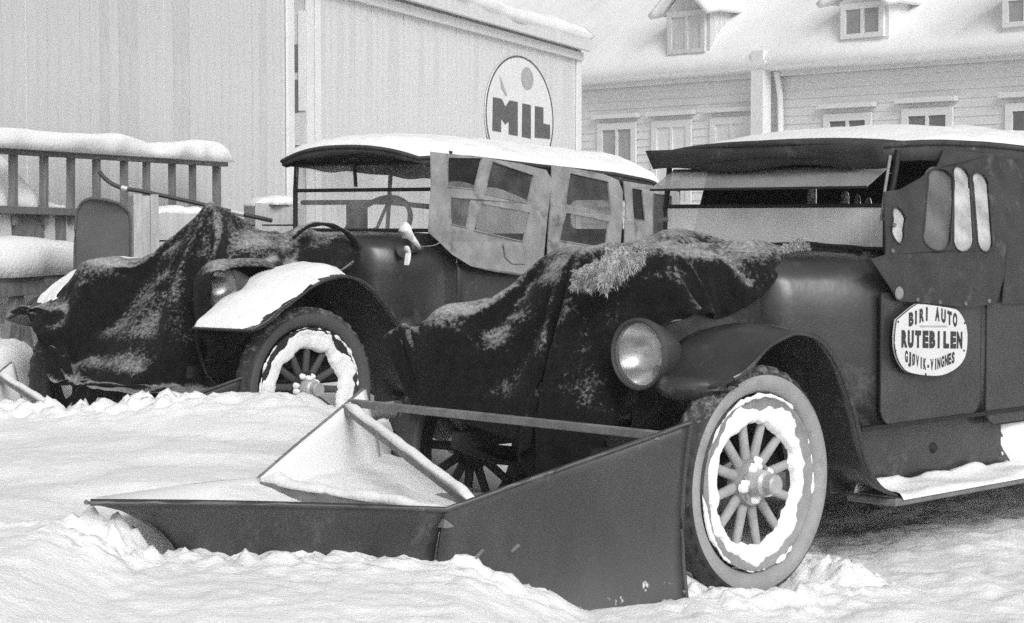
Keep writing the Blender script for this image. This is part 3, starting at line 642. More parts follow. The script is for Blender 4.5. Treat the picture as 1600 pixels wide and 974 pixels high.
def fender(car, side, outer, yin, yout, matn, drop=.05, front_bow=.035, snow=None, seed=0, crown=.03):
    # outer: (x,z) line of the outer edge, front to back
    n = 44; P = cat_rom(outer, n); G = []
    for i in range(n):
        row = []; t = i / (n - 1)
        for j in range(12):
            v = j / 11; ym = (yin + yout) / 2; y = ym + (yout - yin) * (v - .5) * (.90 + .10 * min(1, t / .10) ** .5)
            bow = front_bow * (math.sin(math.pi * v) ** .8) * max(0, 1 - t * 5)
            z = P[i][1] + crown * (1 - (2 * v - 1) ** 2) * min(1, t / .22)
            if t < .22: z -= drop * (1 - t / .22) * math.sin(math.pi * v)
            row.append((P[i][0] + bow, side * y, z))
        G.append(row)
    G = np.array(G); f = MB().grid(G).build('fender', matn, car, smooth=60, solid=.008)
    MB().tube(G[:, -1], .009, 6).build('fender_bead', matn, f, smooth=60)
    MB().tube(list(G[0]), .008, 6).build('fender_lip', matn, f, smooth=60)
    # inner valance
    I = G[:, 0]; V_ = [[tuple(p), (p[0], p[1], max(.34, p[2] - .26 * float(sstep(0, 9, i_))))] for i_, p in enumerate(I)]
    MB().grid(np.array(V_)).build('valance', 'black', f, smooth=60, solid=.006)
    if snow:
        a, b, th = snow; S = []; i0, i1 = int(a * (n - 1)), int(b * (n - 1)); GG = np.array([cat_rom(r, 34) for r in G[i0:i1]]); m = len(GG)
        for i in range(m):
            row = []
            for j in range(34):
                v = j / 33; t = i / (m - 1); p = GG[i][j]
                lim = .97 + .10 * float(fbm(p[0] * 7, seed, 3, 3)) - .55 * (1 - sstep(.0, .22, t)) * (.6 + .6 * float(fbm(p[0] * 9, p[1] * 9, 2, 3))) - .35 * sstep(.75, 1, t)
                e = np.clip((lim - v) / .12, 0, 1) * np.clip(v / .06, 0, 1) * np.clip(min(t, 1 - t) / .05, 0, 1)
                row.append((p[0], p[1], p[2] - .006 + (th + .006) * float(e) ** .5 * (1 + .35 * float(fbm(p[0] * 5, p[1] * 5, seed, 3)))))
            S.append(row)
        MB().grid(np.array(S)).build('fender_snow', 'snow', f, smooth=180)
    return f, G
def headlamp(car, x, y, z, r, tiltm='lamp_rim', glassm='lamp_glass'):
    h = MB().lathe([(0, -.17), (.03, -.168), (.06, -.155), (r * .72, -.11), (r * .93, -.045), (r * .98, -.012), (r * 1.03, -.010), (r * 1.05, .004), (r * 1.03, .016), (r * .98, .019), (r * .925, .014), (r * .925, .0)], 48, axis='x').build('headlamp', tiltm, car, smooth=40, loc=(x, y, z))
    MB().lathe([(0, .022), (r * .4, .019), (r * .7, .010), (r * .93, .004)], 40, axis='x').build('lens', glassm, h, smooth=180)
    MB().lathe([(0, -.10), (r * .4, -.09), (r * .7, -.06), (r * .90, -.01)], 40, axis='x').build('reflector', 'mirror', h, smooth=180)
    MB().lathe([(0, -.02), (.014, -.03), (.016, -.06), (.01, -.10)], 16, axis='x').build('bulb', 'lamp_glass', h, smooth=60)
    MB().tube([(-.09, 0, -r * .9), (-.10, 0, -r * 1.5), (-.12, -.10 if y > 0 else .10, -r * 2.2)], .014, 8).build('bracket', 'black', h, smooth=60)
    return h
def loft_body(name, car, stations, matn, zb_fn=None):
    # stations: x, half width, top z, sill z, roundness
    G = []
    for x, hw, top, zb, sh in stations:
        half = [(1.0, zb), (1.0, zb + (top - sh - zb) * .5), (1.0, top - sh - .06), (.995, top - sh), (.965, top - sh * .55), (.90, top - sh * .25), (.75, top - sh * .08), (.45, top - .004), (0, top)]
        row = [(x, a * hw, z) for a, z in half] + [(x, -a * hw, z) for a, z in half[:-1][::-1]]
        G.append(row)
    return MB().grid(np.array(G)).build(name, matn, car, smooth=50, solid=.012)
def side_panel(car, name, pts, holes, y, matn, thick=.008, bulge=0.0, parent=None, fn=None):
    f = fn or (lambda a, b, d: (a, y - d if y > 0 else y + d, b))
    return MB().poly(pts, holes, f, thick).build(name, matn, parent or car)
def offset_loop(p, k):
    c = np.mean(np.array(p), 0); return [tuple(c + (np.array(q) - c) * k) for q in p]
def roof(car, x0, x1, hw, zc, rim, matn, skirt=.07, nose=.10, n=40, m=25, snow=None, seed=0, bands=True):
    # zc(x): crown height, rim(x): height of the side rim
    def pt(t, v):
        x = x0 + (x1 - x0) * t
        q = 1 - (1 - min(1, t * 7)) ** 2; qr = 1 - (1 - min(1, (1 - t) * 6)) ** 2
        h = hw * (.84 + .16 * q) * (.86 + .14 * qr); y = v * h
        c, r = zc(x), rim(x); z = r + (c - r) * (1 - abs(v) ** 2.4)
        z = z - nose * (1 - q) * .55 - .10 * (1 - qr)
        return (x + .06 * (1 - q) * (1 - v * v), y, z)
    G = np.array([[pt(i / (n - 1), -1 + 2 * j / (m - 1)) for j in range(m)] for i in range(n)])
    rf = MB().grid(G).build('roof', matn, car, smooth=60, solid=.016)
    # hanging skirt all round
    loop = [tuple(q) for q in G[0]] + [tuple(q) for q in G[1:, -1]] + [tuple(q) for q in G[-1, ::-1][1:]] + [tuple(q) for q in G[::-1, 0][1:-1]]
    S = [[(a, b, c + .001), (a, b, c - skirt * (.85 + .25 * float(vn(a * 5, b * 5))) * (1 - .55 * float(sstep(.0, .12, a - x0 + .08)) * float(sstep(hw * .70, hw * .84, abs(b)))))] for a, b, c in loop]; S.append(S[0])
    MB().grid(np.array(S)).build('valance', matn, rf, smooth=60, solid=.006)
    MB().tube(loop, .012, 8, closed=True).build('rim_roll', matn, rf, smooth=60)
    for i in (8, 18, 28):
        MB().tube([tuple(np.array(q) - [0, 0, .025]) for q in G[i]], .013, 6).build('roof_bow', 'old_wood', rf, smooth=60)
    if snow:
        t0, t1, th, fl = snow; S = []
        for i in range(80):
            t = t0 + (t1 - t0) * i / 79; row = []
            for j in range(50):
                v = -1.0 + 2.0 * j / 49; p = np.array(pt(t, v)); w = fbm(p[0] * 2.2, p[1] * 2.2, seed, 4)
                e = np.clip((1.0 - abs(v)) / .07, 0, 1) ** .5 * np.clip(min((t - t0) / (t1 - t0) / .035, (1 - (t - t0) / (t1 - t0)) / .03), 0, 1) ** .5
                row.append((p[0], p[1] * 1.012, p[2] - .008 + (th * fl(p[0], p[1]) * (1 + .35 * float(w) + .14 * float(fbm(p[0] * 13, p[1] * 13, seed, 3))) + .008) * float(e)))
            S.append(row)
        MB().grid(np.array(S)).build('roof_snow', 'snow', rf, smooth=180)
    return rf, G
def seat(car, x, w, z0, z1, matn='black'):
    s = MB().box((x - .05, -w, z0), (x + .45, w, z0 + .16)).build('seat', matn, car, bevel=.04)
    MB().box((x - .18, -w, z0 + .05), (x - .052, w, z1)).build('backrest', matn, s, bevel=.045)
def steering(car, x, y, z, r, tilt=35):
    t = [(x + r * math.cos(a) * math.sin(R(tilt)) * -1, y + r * math.sin(a), z + r * math.cos(a) * math.cos(R(tilt))) for a in [2 * math.pi * k / 40 for k in range(40)]]
    s = MB().tube(t, .016, 8, closed=True).build('steering_wheel', 'black', car, smooth=60)
    for k in (0, 13, 27): MB().tube([(x, y, z), t[k]], .011, 6).build('steering_spoke', 'black', s, smooth=60)
    MB().tube([(x, y, z), (x + .5, y, z - .75)], .02, 8).build('column', 'black', s, smooth=60)
def chassis(car, ax, hz, rx):
    f = MB()
    for s in (-1, 1): f.box((rx, s * .36 - .02, hz + .06), (.42, s * .36 + .02, hz + .12))
    f.box((-.6, -.334, hz + .07), (-.5, .334, hz + .14))
    f.build('chassis', 'black', car)
    MB().tube([(0, -.66, hz), (0, -.5, hz - .02), (0, -.3, hz - .07), (0, .3, hz - .07), (0, .5, hz - .02), (0, .66, hz)], .03, 8).build('axle', 'black', car, smooth=60)
    MB().tube([(rx + .35, -.66, hz), (rx + .35, .66, hz)], .04, 8).build('axle', 'black', car, smooth=60)
    for s in (-1, 1):
        MB().tube([(.42, s * .36, hz + .08), (.2, s * .36, hz + .0), (0, s * .36, hz - .03), (-.2, s * .36, hz + .0), (-.48, s * .36, hz + .08)], .028, 6, flat=.8).build('leaf_spring', 'black', car, smooth=60)

# ================================================================== near car (B)
carB = empty('touring_car', FB, 'dark open touring car with white BIRI AUTO RUTEBILEN sign on its door', 'car', 'snowbound touring cars')
HZB = .378; REARX = -3.05
chassis(carB, 0, HZB, REARX - .35)
wheel(carB, 0, .71, HZB, 1, snow=(.218, .290, .007, 1), seed=1)
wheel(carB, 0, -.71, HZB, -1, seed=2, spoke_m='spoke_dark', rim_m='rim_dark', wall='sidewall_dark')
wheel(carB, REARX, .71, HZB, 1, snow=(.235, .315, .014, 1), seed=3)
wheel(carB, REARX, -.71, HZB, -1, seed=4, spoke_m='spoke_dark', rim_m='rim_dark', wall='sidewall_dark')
outerB = [(.25, .765), (.19, .800), (.089, .865), (-.01, .896), (-.09, .905), (-.21, .875), (-.312, .788), (-.375, .695), (-.43, .58), (-.50, .41), (-.585, .315), (-.69, .272)]
fender(carB, 1, outerB, .46, .86, 'fender_bare', seed=1)
fender(carB, -1, outerB, .46, .86, 'fender_bare', seed=2)
rearf = [(.62, .272), (.53, .34), (.47, .60), (.33, .83), (.0, .93), (-.33, .85), (-.50, .60)]
for s in (-1, 1): fender(carB, s, [(REARX + a, b) for a, b in rearf], .60, .86, 'fender_bare', seed=3 + s, front_bow=0)
# skirt under the front of the near fender
G = []
for i in range(14):
    t = i / 13; y = .46 + .34 * t; x = .23 + .10 * math.sin(math.pi * min(1, t * 1.0)); G.append([(x, y, .765), (x + .012, y, .72), (x - .01, y, .685 + .05 * abs(2 * t - 1) ** 2), (x - .06, y, .67 + .06 * abs(2 * t - 1) ** 2)])
MB().grid(np.array(G)).build('fender_skirt', 'fender_bare', carB, smooth=60, solid=.006)
headlamp(carB, .30, .462, .832, .122); headlamp(carB, .30, -.462, .832, .122)
# radiator, bonnet, cowl
MB().poly(rounded(0, .80, .48, .58, .16), [rounded(0, .79, .40, .46, .12)], lambda a, b, d: (.06 + d, a, b), .07).build('radiator', 'lamp_rim', carB, smooth=40)
MB().box((.07, -.20, .52), (.10, .20, 1.0)).build('radiator_core', 'black', carB)
loft_body('bonnet', carB, [(.08, .23, 1.10, .52, .18), (-.2, .33, 1.135, .52, .18), (-.42, .43, 1.155, .52, .18)], 'car_paint')
loft_body('cowl', carB, [(-.42, .43, 1.155, .52, .18), (-.54, .505, 1.163, .517, .19), (-.66, .585, 1.17, .512, .20), (-.76, .65, 1.177, .51, .20), (-.86, .695, 1.183, .51, .19), (-1.04, .70, 1.19, .51, .16)], 'car_paint')
# tub
def tub(car, y, x0, x1, zb, zt, matn):
    for s in (-1, 1):
        G = []
        for i in range(30):
            t = i / 29; x = x0 + (x1 - x0) * t; yy = y - .10 * sstep(.8, 1, t)
            G.append([(x, s * yy, zb), (x, s * yy, zb + .25), (x, s * yy, zt - .06), (x, s * (yy - .02), zt)])
        MB().grid(np.array(G)).build('body_side', matn, car, smooth=50, solid=.02)
    MB().poly([(-(y - .1), zb), (y - .1, zb), (y - .12, zt + .04), (-(y - .12), zt + .04)], [], lambda a, b, d: (x1 + d, a, b), .03).build('body_back', matn, car, bevel=.02)
    MB().box((x1 + .03, -y + .06, zb + .01), (x0 - .0, y - .06, zb + .05)).build('floor', 'black', car)
tub(carB, .70, -1.04, -3.7, .515, 1.04, 'car_paint')
MB().box((-3.7, .60, .27), (-.56, .655, .513)).build('apron', 'car_paint', carB, bevel=.004)
MB().box((-3.7, -.655, .27), (-.56, -.60, .513)).build('apron', 'car_paint', carB, bevel=.004)
MB().box((-3.6, .672, .500), (-.68, .712, .516)).build('sill_strip', 'black', carB)
for s in (-1, 1):
    rb = MB().box((-2.55, min(s * .657, s * .88), .235), (-.66, max(s * .657, s * .88), .262)).build('running_board', 'plow_bar', carB, bevel=.006)
    if s > 0:
        G = []
        for i in range(60):
            x = -.70 - 1.85 * i / 59; row = []
            for j in range(14):
                y = .66 + .228 * j / 13; e = min(1, j / 1.5, (13 - j) / 1.5) ** .5; row.append((x, y, .258 + (.022 + .011 * float(fbm(x * 6, y * 6, 2, 4)) + .03 * math.exp(-((y - .66) / .05) ** 2) * (1 + float(fbm(x * 5, 1, 1, 3)))) * e))
            G.append(row)
        MB().grid(np.array(G)).build('board_snow', 'snow_ground', rb, smooth=180)
MB().lathe([(0, .012), (.014, .012), (.022, .0)], 14, c=(FB.cut(1458, 700, 1, .656)[0], .656, FB.cut(1458, 700, 1, .656)[2])).build('bolt_cap', 'black', carB)
q = FB.cut(1580, 700, 1, .66); G = []
for i in range(22):
    row = []
    for j in range(16):
        u, v = i / 21 * 2 - 1, j / 15 * 2 - 1; rr = math.hypot(u, v); e = max(0, 1 - rr ** 3 * (1 + .5 * float(fbm(u * 3, v * 3, 4, 3))))
        row.append((q[0] - .12 + u * .20, .652 + .03 * e ** .5, .385 + v * .14))
    G.append(row)
MB().grid(np.array(G)).build('apron_snow', 'snow', carB, smooth=180)
# doors
def door(car, u0, u1, v0, v1, y):
    a = FB.cut(u0, v0, 1, y); b = FB.cut(u1, v1, 1, y)
    pts = rounded((a[0] + b[0]) / 2, (a[2] + b[2]) / 2 + .12, abs(a[0] - b[0]), a[2] - b[2] + .24, .075)
    pts = [(p, min(q_, 1.02)) for p, q_ in pts]
    d = MB().poly(pts, [], lambda p, q_, dd: (p, y + .004 - dd, q_), .012).build('door', 'car_paint', car, bevel=.003)
    MB().tube([(p, y + .0015, q_) for p, q_ in pts], .0042, 6, closed=True).build('door_seam', 'black', d)
    return d
door(carB, 1376, 1530, 480, 646, .700); door(carB, 1541, 1720, 480, 640, .700)
# the route sign
def sg(u, v): q_ = FB.cut(u, v, 1, .735); return (q_[0], q_[2])
SG = [(1400, 500), (1427, 478), (1440, 475), (1484, 481), (1498, 487), (1508, 505), (1511, 525), (1509, 552), (1500, 570), (1482, 583), (1460, 588), (1425, 584), (1410, 575), (1400, 555), (1397, 530)]
loop = [tuple(p) for p in cat_rom([sg(*p) for p in SG] + [sg(*SG[0])], 70)[:-1]]
sign = MB().poly(loop, [], lambda a, b, d: (a, .738 - d, b), .012).build('sign_plate', 'sign_white', carB, bevel=.003)
MB().tube([(a, .737, b) for a, b in loop], .002, 6, closed=True).build('sign_edge', 'sign_ink', sign)
def sign_line(text, arc, hpx, bold, xs=1.0):
    # arc: image points of the baseline centre of the first, middle and last letters
    P = cat_rom([sg(*p) for p in arc], 101); n = len(text); mb = MB()
    L_ = np.linalg.norm(P[-1] - P[0])
    for i, ch in enumerate(text):
        if ch == ' ': continue
        t = i / (n - 1); k = int(round(t * 100)); c = P[k]; d = P[min(k + 1, 100)] - P[max(k - 1, 0)]; ang = math.atan2(d[1], -d[0])
        hz = abs(sg(1450, 500)[1] - sg(1450, 500 + hpx)[1]); vs, fs = letters('O' if ch == 'Ø' else ch, hz / .70, bold)
        wx = max(v[0] for v in vs) - min(v[0] for v in vs); tw = L_ / (n - 1) * (.30 if ch == 'I' else .5 if ch in '-' else .84) * xs
        k2 = tw / wx
        out = []
        for v in vs:
            X, Z = v[0] * k2, v[1]; Xr = X * math.cos(ang) - Z * math.sin(ang) * 0; Zr = Z + X * math.sin(ang)
            out.append((c[0] - Xr, .7392, c[1] + Zr))
        lm = MB().add(out, fs)
        if ch == 'Ø': lm.add([(c[0] + tw * .55, .7394, c[1] - hz * .55), (c[0] + tw * .35, .7394, c[1] - hz * .55), (c[0] - tw * .55, .7394, c[1] + hz * .55), (c[0] - tw * .35, .7394, c[1] + hz * .55)], [(0, 1, 2, 3)])
        lm.build('letter', 'sign_ink', sign)
sign_line('BIRI AUTO', [(1422, 500), (1455, 491), (1491, 501)], 19, .004)
sign_line('RUTEBILEN', [(1411, 531), (1455, 532), (1498, 533)], 23, .006)
sign_line('GJØVIK-VINGNES', [(1415, 558), (1452, 571), (1488, 560)], 16, .003)
MB().bar((*[sg(1436, 510)[0], .7390, sg(1436, 510)[1]],), (sg(1478, 510)[0], .7390, sg(1478, 510)[1]), .002, .006).build('rule', 'mil_dot', sign)
for u, v in ((1402, 503), (1506, 505), (1398, 548), (1505, 548), (1445, 585)):
    p = sg(u, v); MB().lathe([(0, .742), (.004, .741), (.005, .738)], 8, c=(p[0], 0, p[1])).build('rivet', 'sign_ink', sign)
# windscreen: lower pane upright, upper pane swung forward
XW = -1.03; ws = MB()
zA, zBm = 1.185, 1.357
frame = MB().tube([(XW, -.57, zBm), (XW, .57, zBm)], .009, 8).tube([(XW, -.57, zA), (XW, .57, zA)], .010, 8).tube([(XW, -.57, zA - .05), (XW, -.57, zBm)], .012, 8).tube([(XW, .57, zA - .05), (XW, .57, zBm)], .012, 8).build('windscreen_frame', 'black', carB, smooth=60)
MB().box((XW - .003, -.565, zA), (XW + .003, .565, zBm)).build('pane', 'glass_hazed', frame)
up0, up1 = (-1.07, 1.512), (-.915, 1.428)
MB().add([(up0[0], -.56, up0[1]), (up0[0], .56, up0[1]), (up1[0], .56, up1[1]), (up1[0], -.56, up1[1]), (up0[0], -.56, up0[1] + .006), (up0[0], .56, up0[1] + .006), (up1[0], .56, up1[1] + .006), (up1[0], -.56, up1[1] + .006)], [(0, 1, 2, 3), (4, 7, 6, 5), (0, 4, 5, 1), (1, 5, 6, 2), (2, 6, 7, 3), (3, 7, 4, 0)]).build('pane', 'glass_visor', frame)
MB().tube([(up1[0], -.56, up1[1]), (up1[0], .56, up1[1])], .006, 6).tube([(up0[0], -.56, up0[1]), (up0[0], .56, up0[1])], .008, 6).build('pane_edge', 'black', frame, smooth=60)
for s in (-1, 1):
    MB().tube([(XW, s * .575, zBm - .02), (XW - .03, s * .585, 1.45), (XW - .05, s * .59, 1.575)], .013, 8).build('windscreen_post', 'black', carB, smooth=60)
    MB().lathe([(0, .03), (.014, .028), (.016, .0), (.012, -.02)], 12, c=(XW, s * .585, zBm - .055)).build('clamp_screw', 'brass', carB, smooth=50)
p0, p1 = FB.cut(1391, 243, 1, .62), FB.cut(1377, 345, 1, .60)
MB().tube([p0, (p0 + p1) / 2 + [.004, 0, 0], p1], .006, 6).build('strap', 'curtain_light', carB)
# roof
rimB = lambda x: 1.612 - .03 * sstep(-1.6, -2.6, x) - .04 * sstep(-2.8, -3.7, x)
zcB = lambda x: 1.635 + .055 * float(sstep(-.95, -1.9, x)) - .06 * float(sstep(-2.8, -3.8, x))
roof(carB, -1.01, -3.75, .625, zcB, rimB, 'roof_fabric', skirt=.075, nose=.04, snow=(.07, .97, .030, lambda x, y: float(sstep(-1.05, -1.5, x)) * .9 + .1), seed=3)
MB().grid(np.array([[(-.955 - .05 * j / 3, y, 1.60 - .085 * j / 3 + .012 * math.sin(y * 9) * j / 3) for j in range(4)] for y in np.linspace(-.62, .60, 26)])).build('roof_flap', 'roof_fabric', carB, smooth=180, solid=.006)
# side curtains
def cB(u, v, y=.69): q_ = FB.cut(u, v, 1, y); return (q_[0], q_[2])
def ovalB(u0, u1, v0, v1, lean):
    uc = (u0 + u1) / 2; top = cB(uc + lean / 2, v0); bot = cB(uc - lean / 2, v1); w = abs(cB(u0, (v0 + v1) / 2)[0] - cB(u1, (v0 + v1) / 2)[0]); out = []
    for k in range(13): t = math.pi * k / 12; out.append((top[0] + w / 2 * math.cos(t), top[1] - .05 + .05 * math.sin(t)))
    for k in range(13): t = math.pi + math.pi * k / 12; out.append((bot[0] + w / 2 * math.cos(t), bot[1] + .05 + .05 * math.sin(t)))
    return out
pts = [cB(*p) for p in ((1388, 300), (1420, 296), (1450, 278), (1480, 262), (1494, 234), (1540, 236), (1572, 240), (1566, 360), (1556, 430), (1545, 474), (1500, 480), (1440, 474), (1392, 470), (1372, 440), (1350, 405), (1372, 398), (1378, 350))]
holes = [ovalB(1388, 1412, 322, 381, 8), ovalB(1447, 1490, 262, 392, 26), ovalB(1492, 1522, 258, 394, 22), ovalB(1525, 1549, 268, 394, 18)]
curt = MB().poly(pts, holes, lambda a, b, d: (a, .728 - d - .10 * sstep(1.15, 1.6, b) + .012 * float(vn(a * 6, b * 6)), b), .006).build('side_curtain', 'curtain_dark', carB)
for h, mname in zip(holes, ('celluloid_backlit', 'celluloid_grey', 'celluloid_backlit', 'celluloid_backlit')):
    MB().poly(offset_loop(h, 1.03), [], lambda a, b, d: (a, .717 - d - .10 * sstep(1.15, 1.6, b) + .012 * float(vn(a * 6, b * 6)), b), .003).build('curtain_window', mname, curt)
    MB().tube([(a, .73 - .10 * float(sstep(1.15, 1.6, b)) + .012 * float(vn(a * 6, b * 6)), b) for a, b in h], .004, 6, closed=True).build('curtain_seam', 'curtain_dark', curt)
p = cB(1391, 458); MB().lathe([(0, .737), (.022, .736), (.026, .730), (.022, .728)], 20, c=(p[0], 0, p[1])).build('turn_button', 'curtain_light', curt)
for u, v in ((1420, 468), (1455, 472), (1495, 474), (1532, 470), (1384, 352), (1381, 392)):
    p = cB(u, v); MB().lathe([(0, .735), (.008, .734), (.010, .729)], 12, c=(p[0], 0, p[1])).build('fastener', 'brass', curt)
pts = [cB(*p) for p in ((1574, 240), (1700, 262), (1900, 285), (1900, 470), (1700, 474), (1556, 474), (1562, 400), (1570, 330))]
h2 = [ovalB(1640, 1680, 275, 394, 18), ovalB(1760, 1800, 285, 396, 18)]
c2 = MB().poly(pts, h2, lambda a, b, d: (a, .722 - d - .10 * sstep(1.15, 1.6, b), b), .006).build('side_curtain', 'curtain_dark', carB)
for h in h2: MB().poly(offset_loop(h, 1.03), [], lambda a, b, d: (a, .713 - d - .10 * sstep(1.15, 1.6, b), b), .003).build('curtain_window', 'celluloid_backlit', c2)
# far side curtain with the bright strips seen through the windscreen
pts = [(-1.25, 1.02), (-1.45, 1.56), (-3.5, 1.52), (-3.5, 1.02)]
def cF(u, v): q_ = FB.cut(u, v, 1, -.66); return (q_[0], q_[2])
def strip(u0, u1, v0, v1):
    a, b = cF(u0, v0), cF(u1, v1); w = abs(a[0] - b[0]); xm = (a[0] + b[0]) / 2
    return [(xm + w / 2 * math.cos(math.pi * k / 10), a[1] - .03 + .03 * math.sin(math.pi * k / 10)) for k in range(11)] + [(xm + w / 2 * math.cos(math.pi + math.pi * k / 10), b[1] + .03 + .03 * math.sin(math.pi + math.pi * k / 10)) for k in range(11)]
hf = [strip(1263, 1278, 284, 385), strip(1315, 1329, 298, 392), strip(1336, 1347, 303, 394), strip(1353, 1364, 308, 396)]
cf = MB().poly(pts, hf, lambda a, b, d: (a, -.67 + d, b), .006).build('side_curtain', 'curtain_dark', carB)
for h in hf: MB().poly(offset_loop(h, 1.03), [], lambda a, b, d: (a, -.678 + d, b), .003).build('curtain_window', 'celluloid_backlit', cf)
MB().poly([(-.62, 1.03), (.62, 1.03), (.60, 1.5), (-.60, 1.5)], [rounded(0, 1.3, .3, .14, .05)], lambda a, b, d: (-3.62 + d, a, b), .008).build('rear_curtain', 'curtain_dark', carB)
seat(carB, -1.75, .60, .60, 1.10); seat(carB, -3.0, .60, .60, 1.12)
steering(carB, -1.42, .30, 1.12, .19, 40)

# ================================================================== far car (A)
carA = empty('touring_car', FA, 'snow-roofed touring car with pale patched side curtains and snowy front fender', 'car', 'snowbound touring cars')
HZA = .442; RXA = -3.2; SX = .014
chassis(carA, 0, HZA, RXA - .35)
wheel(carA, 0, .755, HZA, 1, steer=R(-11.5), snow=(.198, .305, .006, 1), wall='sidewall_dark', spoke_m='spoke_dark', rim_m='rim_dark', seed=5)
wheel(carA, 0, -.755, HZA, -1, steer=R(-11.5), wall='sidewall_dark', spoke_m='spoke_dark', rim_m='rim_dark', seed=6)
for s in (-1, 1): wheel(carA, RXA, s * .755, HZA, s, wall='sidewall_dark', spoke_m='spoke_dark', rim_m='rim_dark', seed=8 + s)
outerA = [(.53, .765), (.46, .79), (.38, .83), (.33, .86), (.25, .895), (.10, .965), (-.06, 1.005), (-.20, 1.005), (-.32, .965), (-.45, .88), (-.56, .78), (-.66, .66), (-.74, .50), (-.85, .36), (-.98, .30)]
fender(carA, 1, outerA, .47, .90, 'fender_bare', front_bow=.0, drop=.0, snow=(.02, .62, .030), seed=4)
fender(carA, -1, outerA, .47, .90, 'fender_bare', front_bow=.0, drop=.03, snow=(.10, .62, .045), seed=6)
for s in (-1, 1): fender(carA, s, [(RXA + a, b + .06) for a, b in rearf], .60, .88, 'fender_bare', seed=9 + s, front_bow=0)
headlamp(carA, .26, .445, .955, .115); headlamp(carA, .26, -.445, .955, .115)
MB().poly(rounded(0, .82, .46, .54, .16), [rounded(0, .81, .38, .44, .12)], lambda a, b, d: (.01 + d, a, b), .07).build('radiator', 'lamp_rim', carA, smooth=40)
MB().box((.02, -.19, .57), (.05, .19, 1.0)).build('radiator_core', 'black', carA)
MB().lathe([(.0, .185), (.012, .18), (.025, .12), (.03, .06), (.03, .04), (.03, -.05)], 16, axis='z', c=(-.10, .02, 1.18)).build('radiator_cap', 'brass', carA, smooth=50)
loft_body('bonnet', carA, [(.04, .215, 1.105, .57, .18), (-.4, .30, 1.145, .57, .18), (-.85, .40, 1.21, .57, .15)], 'car_paint')
loft_body('cowl', carA, [(-.85, .40, 1.21, .57, .15), (-.95, .50, 1.215, .565, .16), (-1.08, .60, 1.22, .56, .18), (-1.22, .645, 1.225, .56, .19), (-1.43, .66, 1.23, .56, .16)], 'car_paint')
tub(carA, .66, -1.43, -4.0, .565, 1.08, 'car_paint')
for s in (-1, 1):
    MB().box((-4.0, min(s * .56, s * .62), .30), (-.8, max(s * .56, s * .62), .563)).build('apron', 'car_paint', carA)
    MB().box((-2.7, min(s * .622, s * .88), .275), (-.9, max(s * .622, s * .88), .30)).build('running_board', 'old_wood', carA)
XA = -1.44; zq = lambda v: FA.cut(575, v, 0, XA)[2]
z0, zm, z1 = 1.235, zq(297), zq(256)
frame = MB().tube([(XA, -.57, z0), (XA, .57, z0)], .011, 8).tube([(XA, -.57, zm), (XA, .57, zm)], .011, 8).tube([(XA, -.57, z1), (XA, .57, z1)], .010, 8).build('windscreen_frame', 'black', carA, smooth=60)
for s in (-1, 1): MB().tube([(XA, s * .57, 1.18), (XA, s * .57, zm), (XA - .03, s * .58, 1.69)], .016, 8).build('windscreen_post', 'black', carA, smooth=60)
MB().box((XA - .003, -.565, z0), (XA + .003, .565, zm)).build('pane', 'glass', frame); MB().box((XA - .003, -.565, zm), (XA + .003, .565, z1)).build('pane', 'glass', frame)
p = FA.cut(435, 330, 0, XA); MB().tube([FA.cut(553, 250, 0, XA + .02), FA.cut(556, 292, 0, XA + .02)], .011, 6).build('wiper_bar', 'black', frame)
# roof with its thick snow
rimA = lambda x: float(np.interp(x, [-4.1, -3.2, -2.3, -1.2], [1.515, 1.59, 1.625, 1.675]))
zcA = lambda x: float(np.interp(x, [-4.1, -3.6, -2.4, -1.2], [1.62, 1.71, 1.765, 1.745]))
roof(carA, -1.26, -4.05, .615, zcA, rimA, 'roof_fabric', skirt=.055, nose=.05, snow=(.0, 1.0, .048, lambda x, y: 1.0), seed=8)
# near side curtains: pale cloth with four celluloid lights each
def cA(u, v): q_ = FA.cut(u, v, 1, .68); return (q_[0], q_[2])
def curtainA(outline, holes, mats):
    f = lambda a, b, d: (a, .70 - d - .05 * float(sstep(1.2, 1.7, b)) + .014 * float(vn(a * 5, b * 5)) + .02 * float(sstep(1.2, 1.0, b)), b)
    hl = [[cA(*p) for p in h] for h in holes]
    c = MB().poly([cA(*p) for p in outline], hl, f, .008).build('side_curtain', 'curtain_light', carA)
    for h, mn in zip(hl, mats):
        MB().poly(offset_loop(h, 1.04), [], lambda a, b, d: tuple(np.array(f(a, b, d)) - [0, .006, 0]), .003).build('curtain_window', mn, c)
        MB().tube([tuple(np.array(f(a, b, 0)) + [0, .002, 0]) for a, b in h], .005, 5, closed=True).build('curtain_seam', 'curtain_light', c)
    return c
c1 = curtainA([(683, 237), (705, 240), (760, 246), (820, 256), (858, 266), (866, 282), (860, 300), (850, 345), (843, 390), (838, 432), (800, 430), (760, 424), (725, 416), (700, 398), (684, 378), (668, 364), (672, 330), (680, 290)],
              [[(705, 246), (757, 247), (744, 296), (702, 292)], [(704, 308), (738, 312), (724, 356), (701, 350)], [(772, 252), (836, 274), (822, 318), (760, 303)], [(752, 318), (824, 332), (812, 378), (735, 360)]], ['celluloid_dim', 'celluloid_dim', 'celluloid', 'celluloid'])
c2 = curtainA([(868, 258), (905, 264), (950, 272), (972, 282), (976, 300), (970, 340), (962, 390), (955, 440), (900, 440), (846, 430), (850, 380), (858, 320)],
              [[(895, 270), (955, 284), (950, 334), (884, 320)], [(882, 332), (945, 346), (938, 388), (868, 376)]], ['celluloid', 'celluloid'])
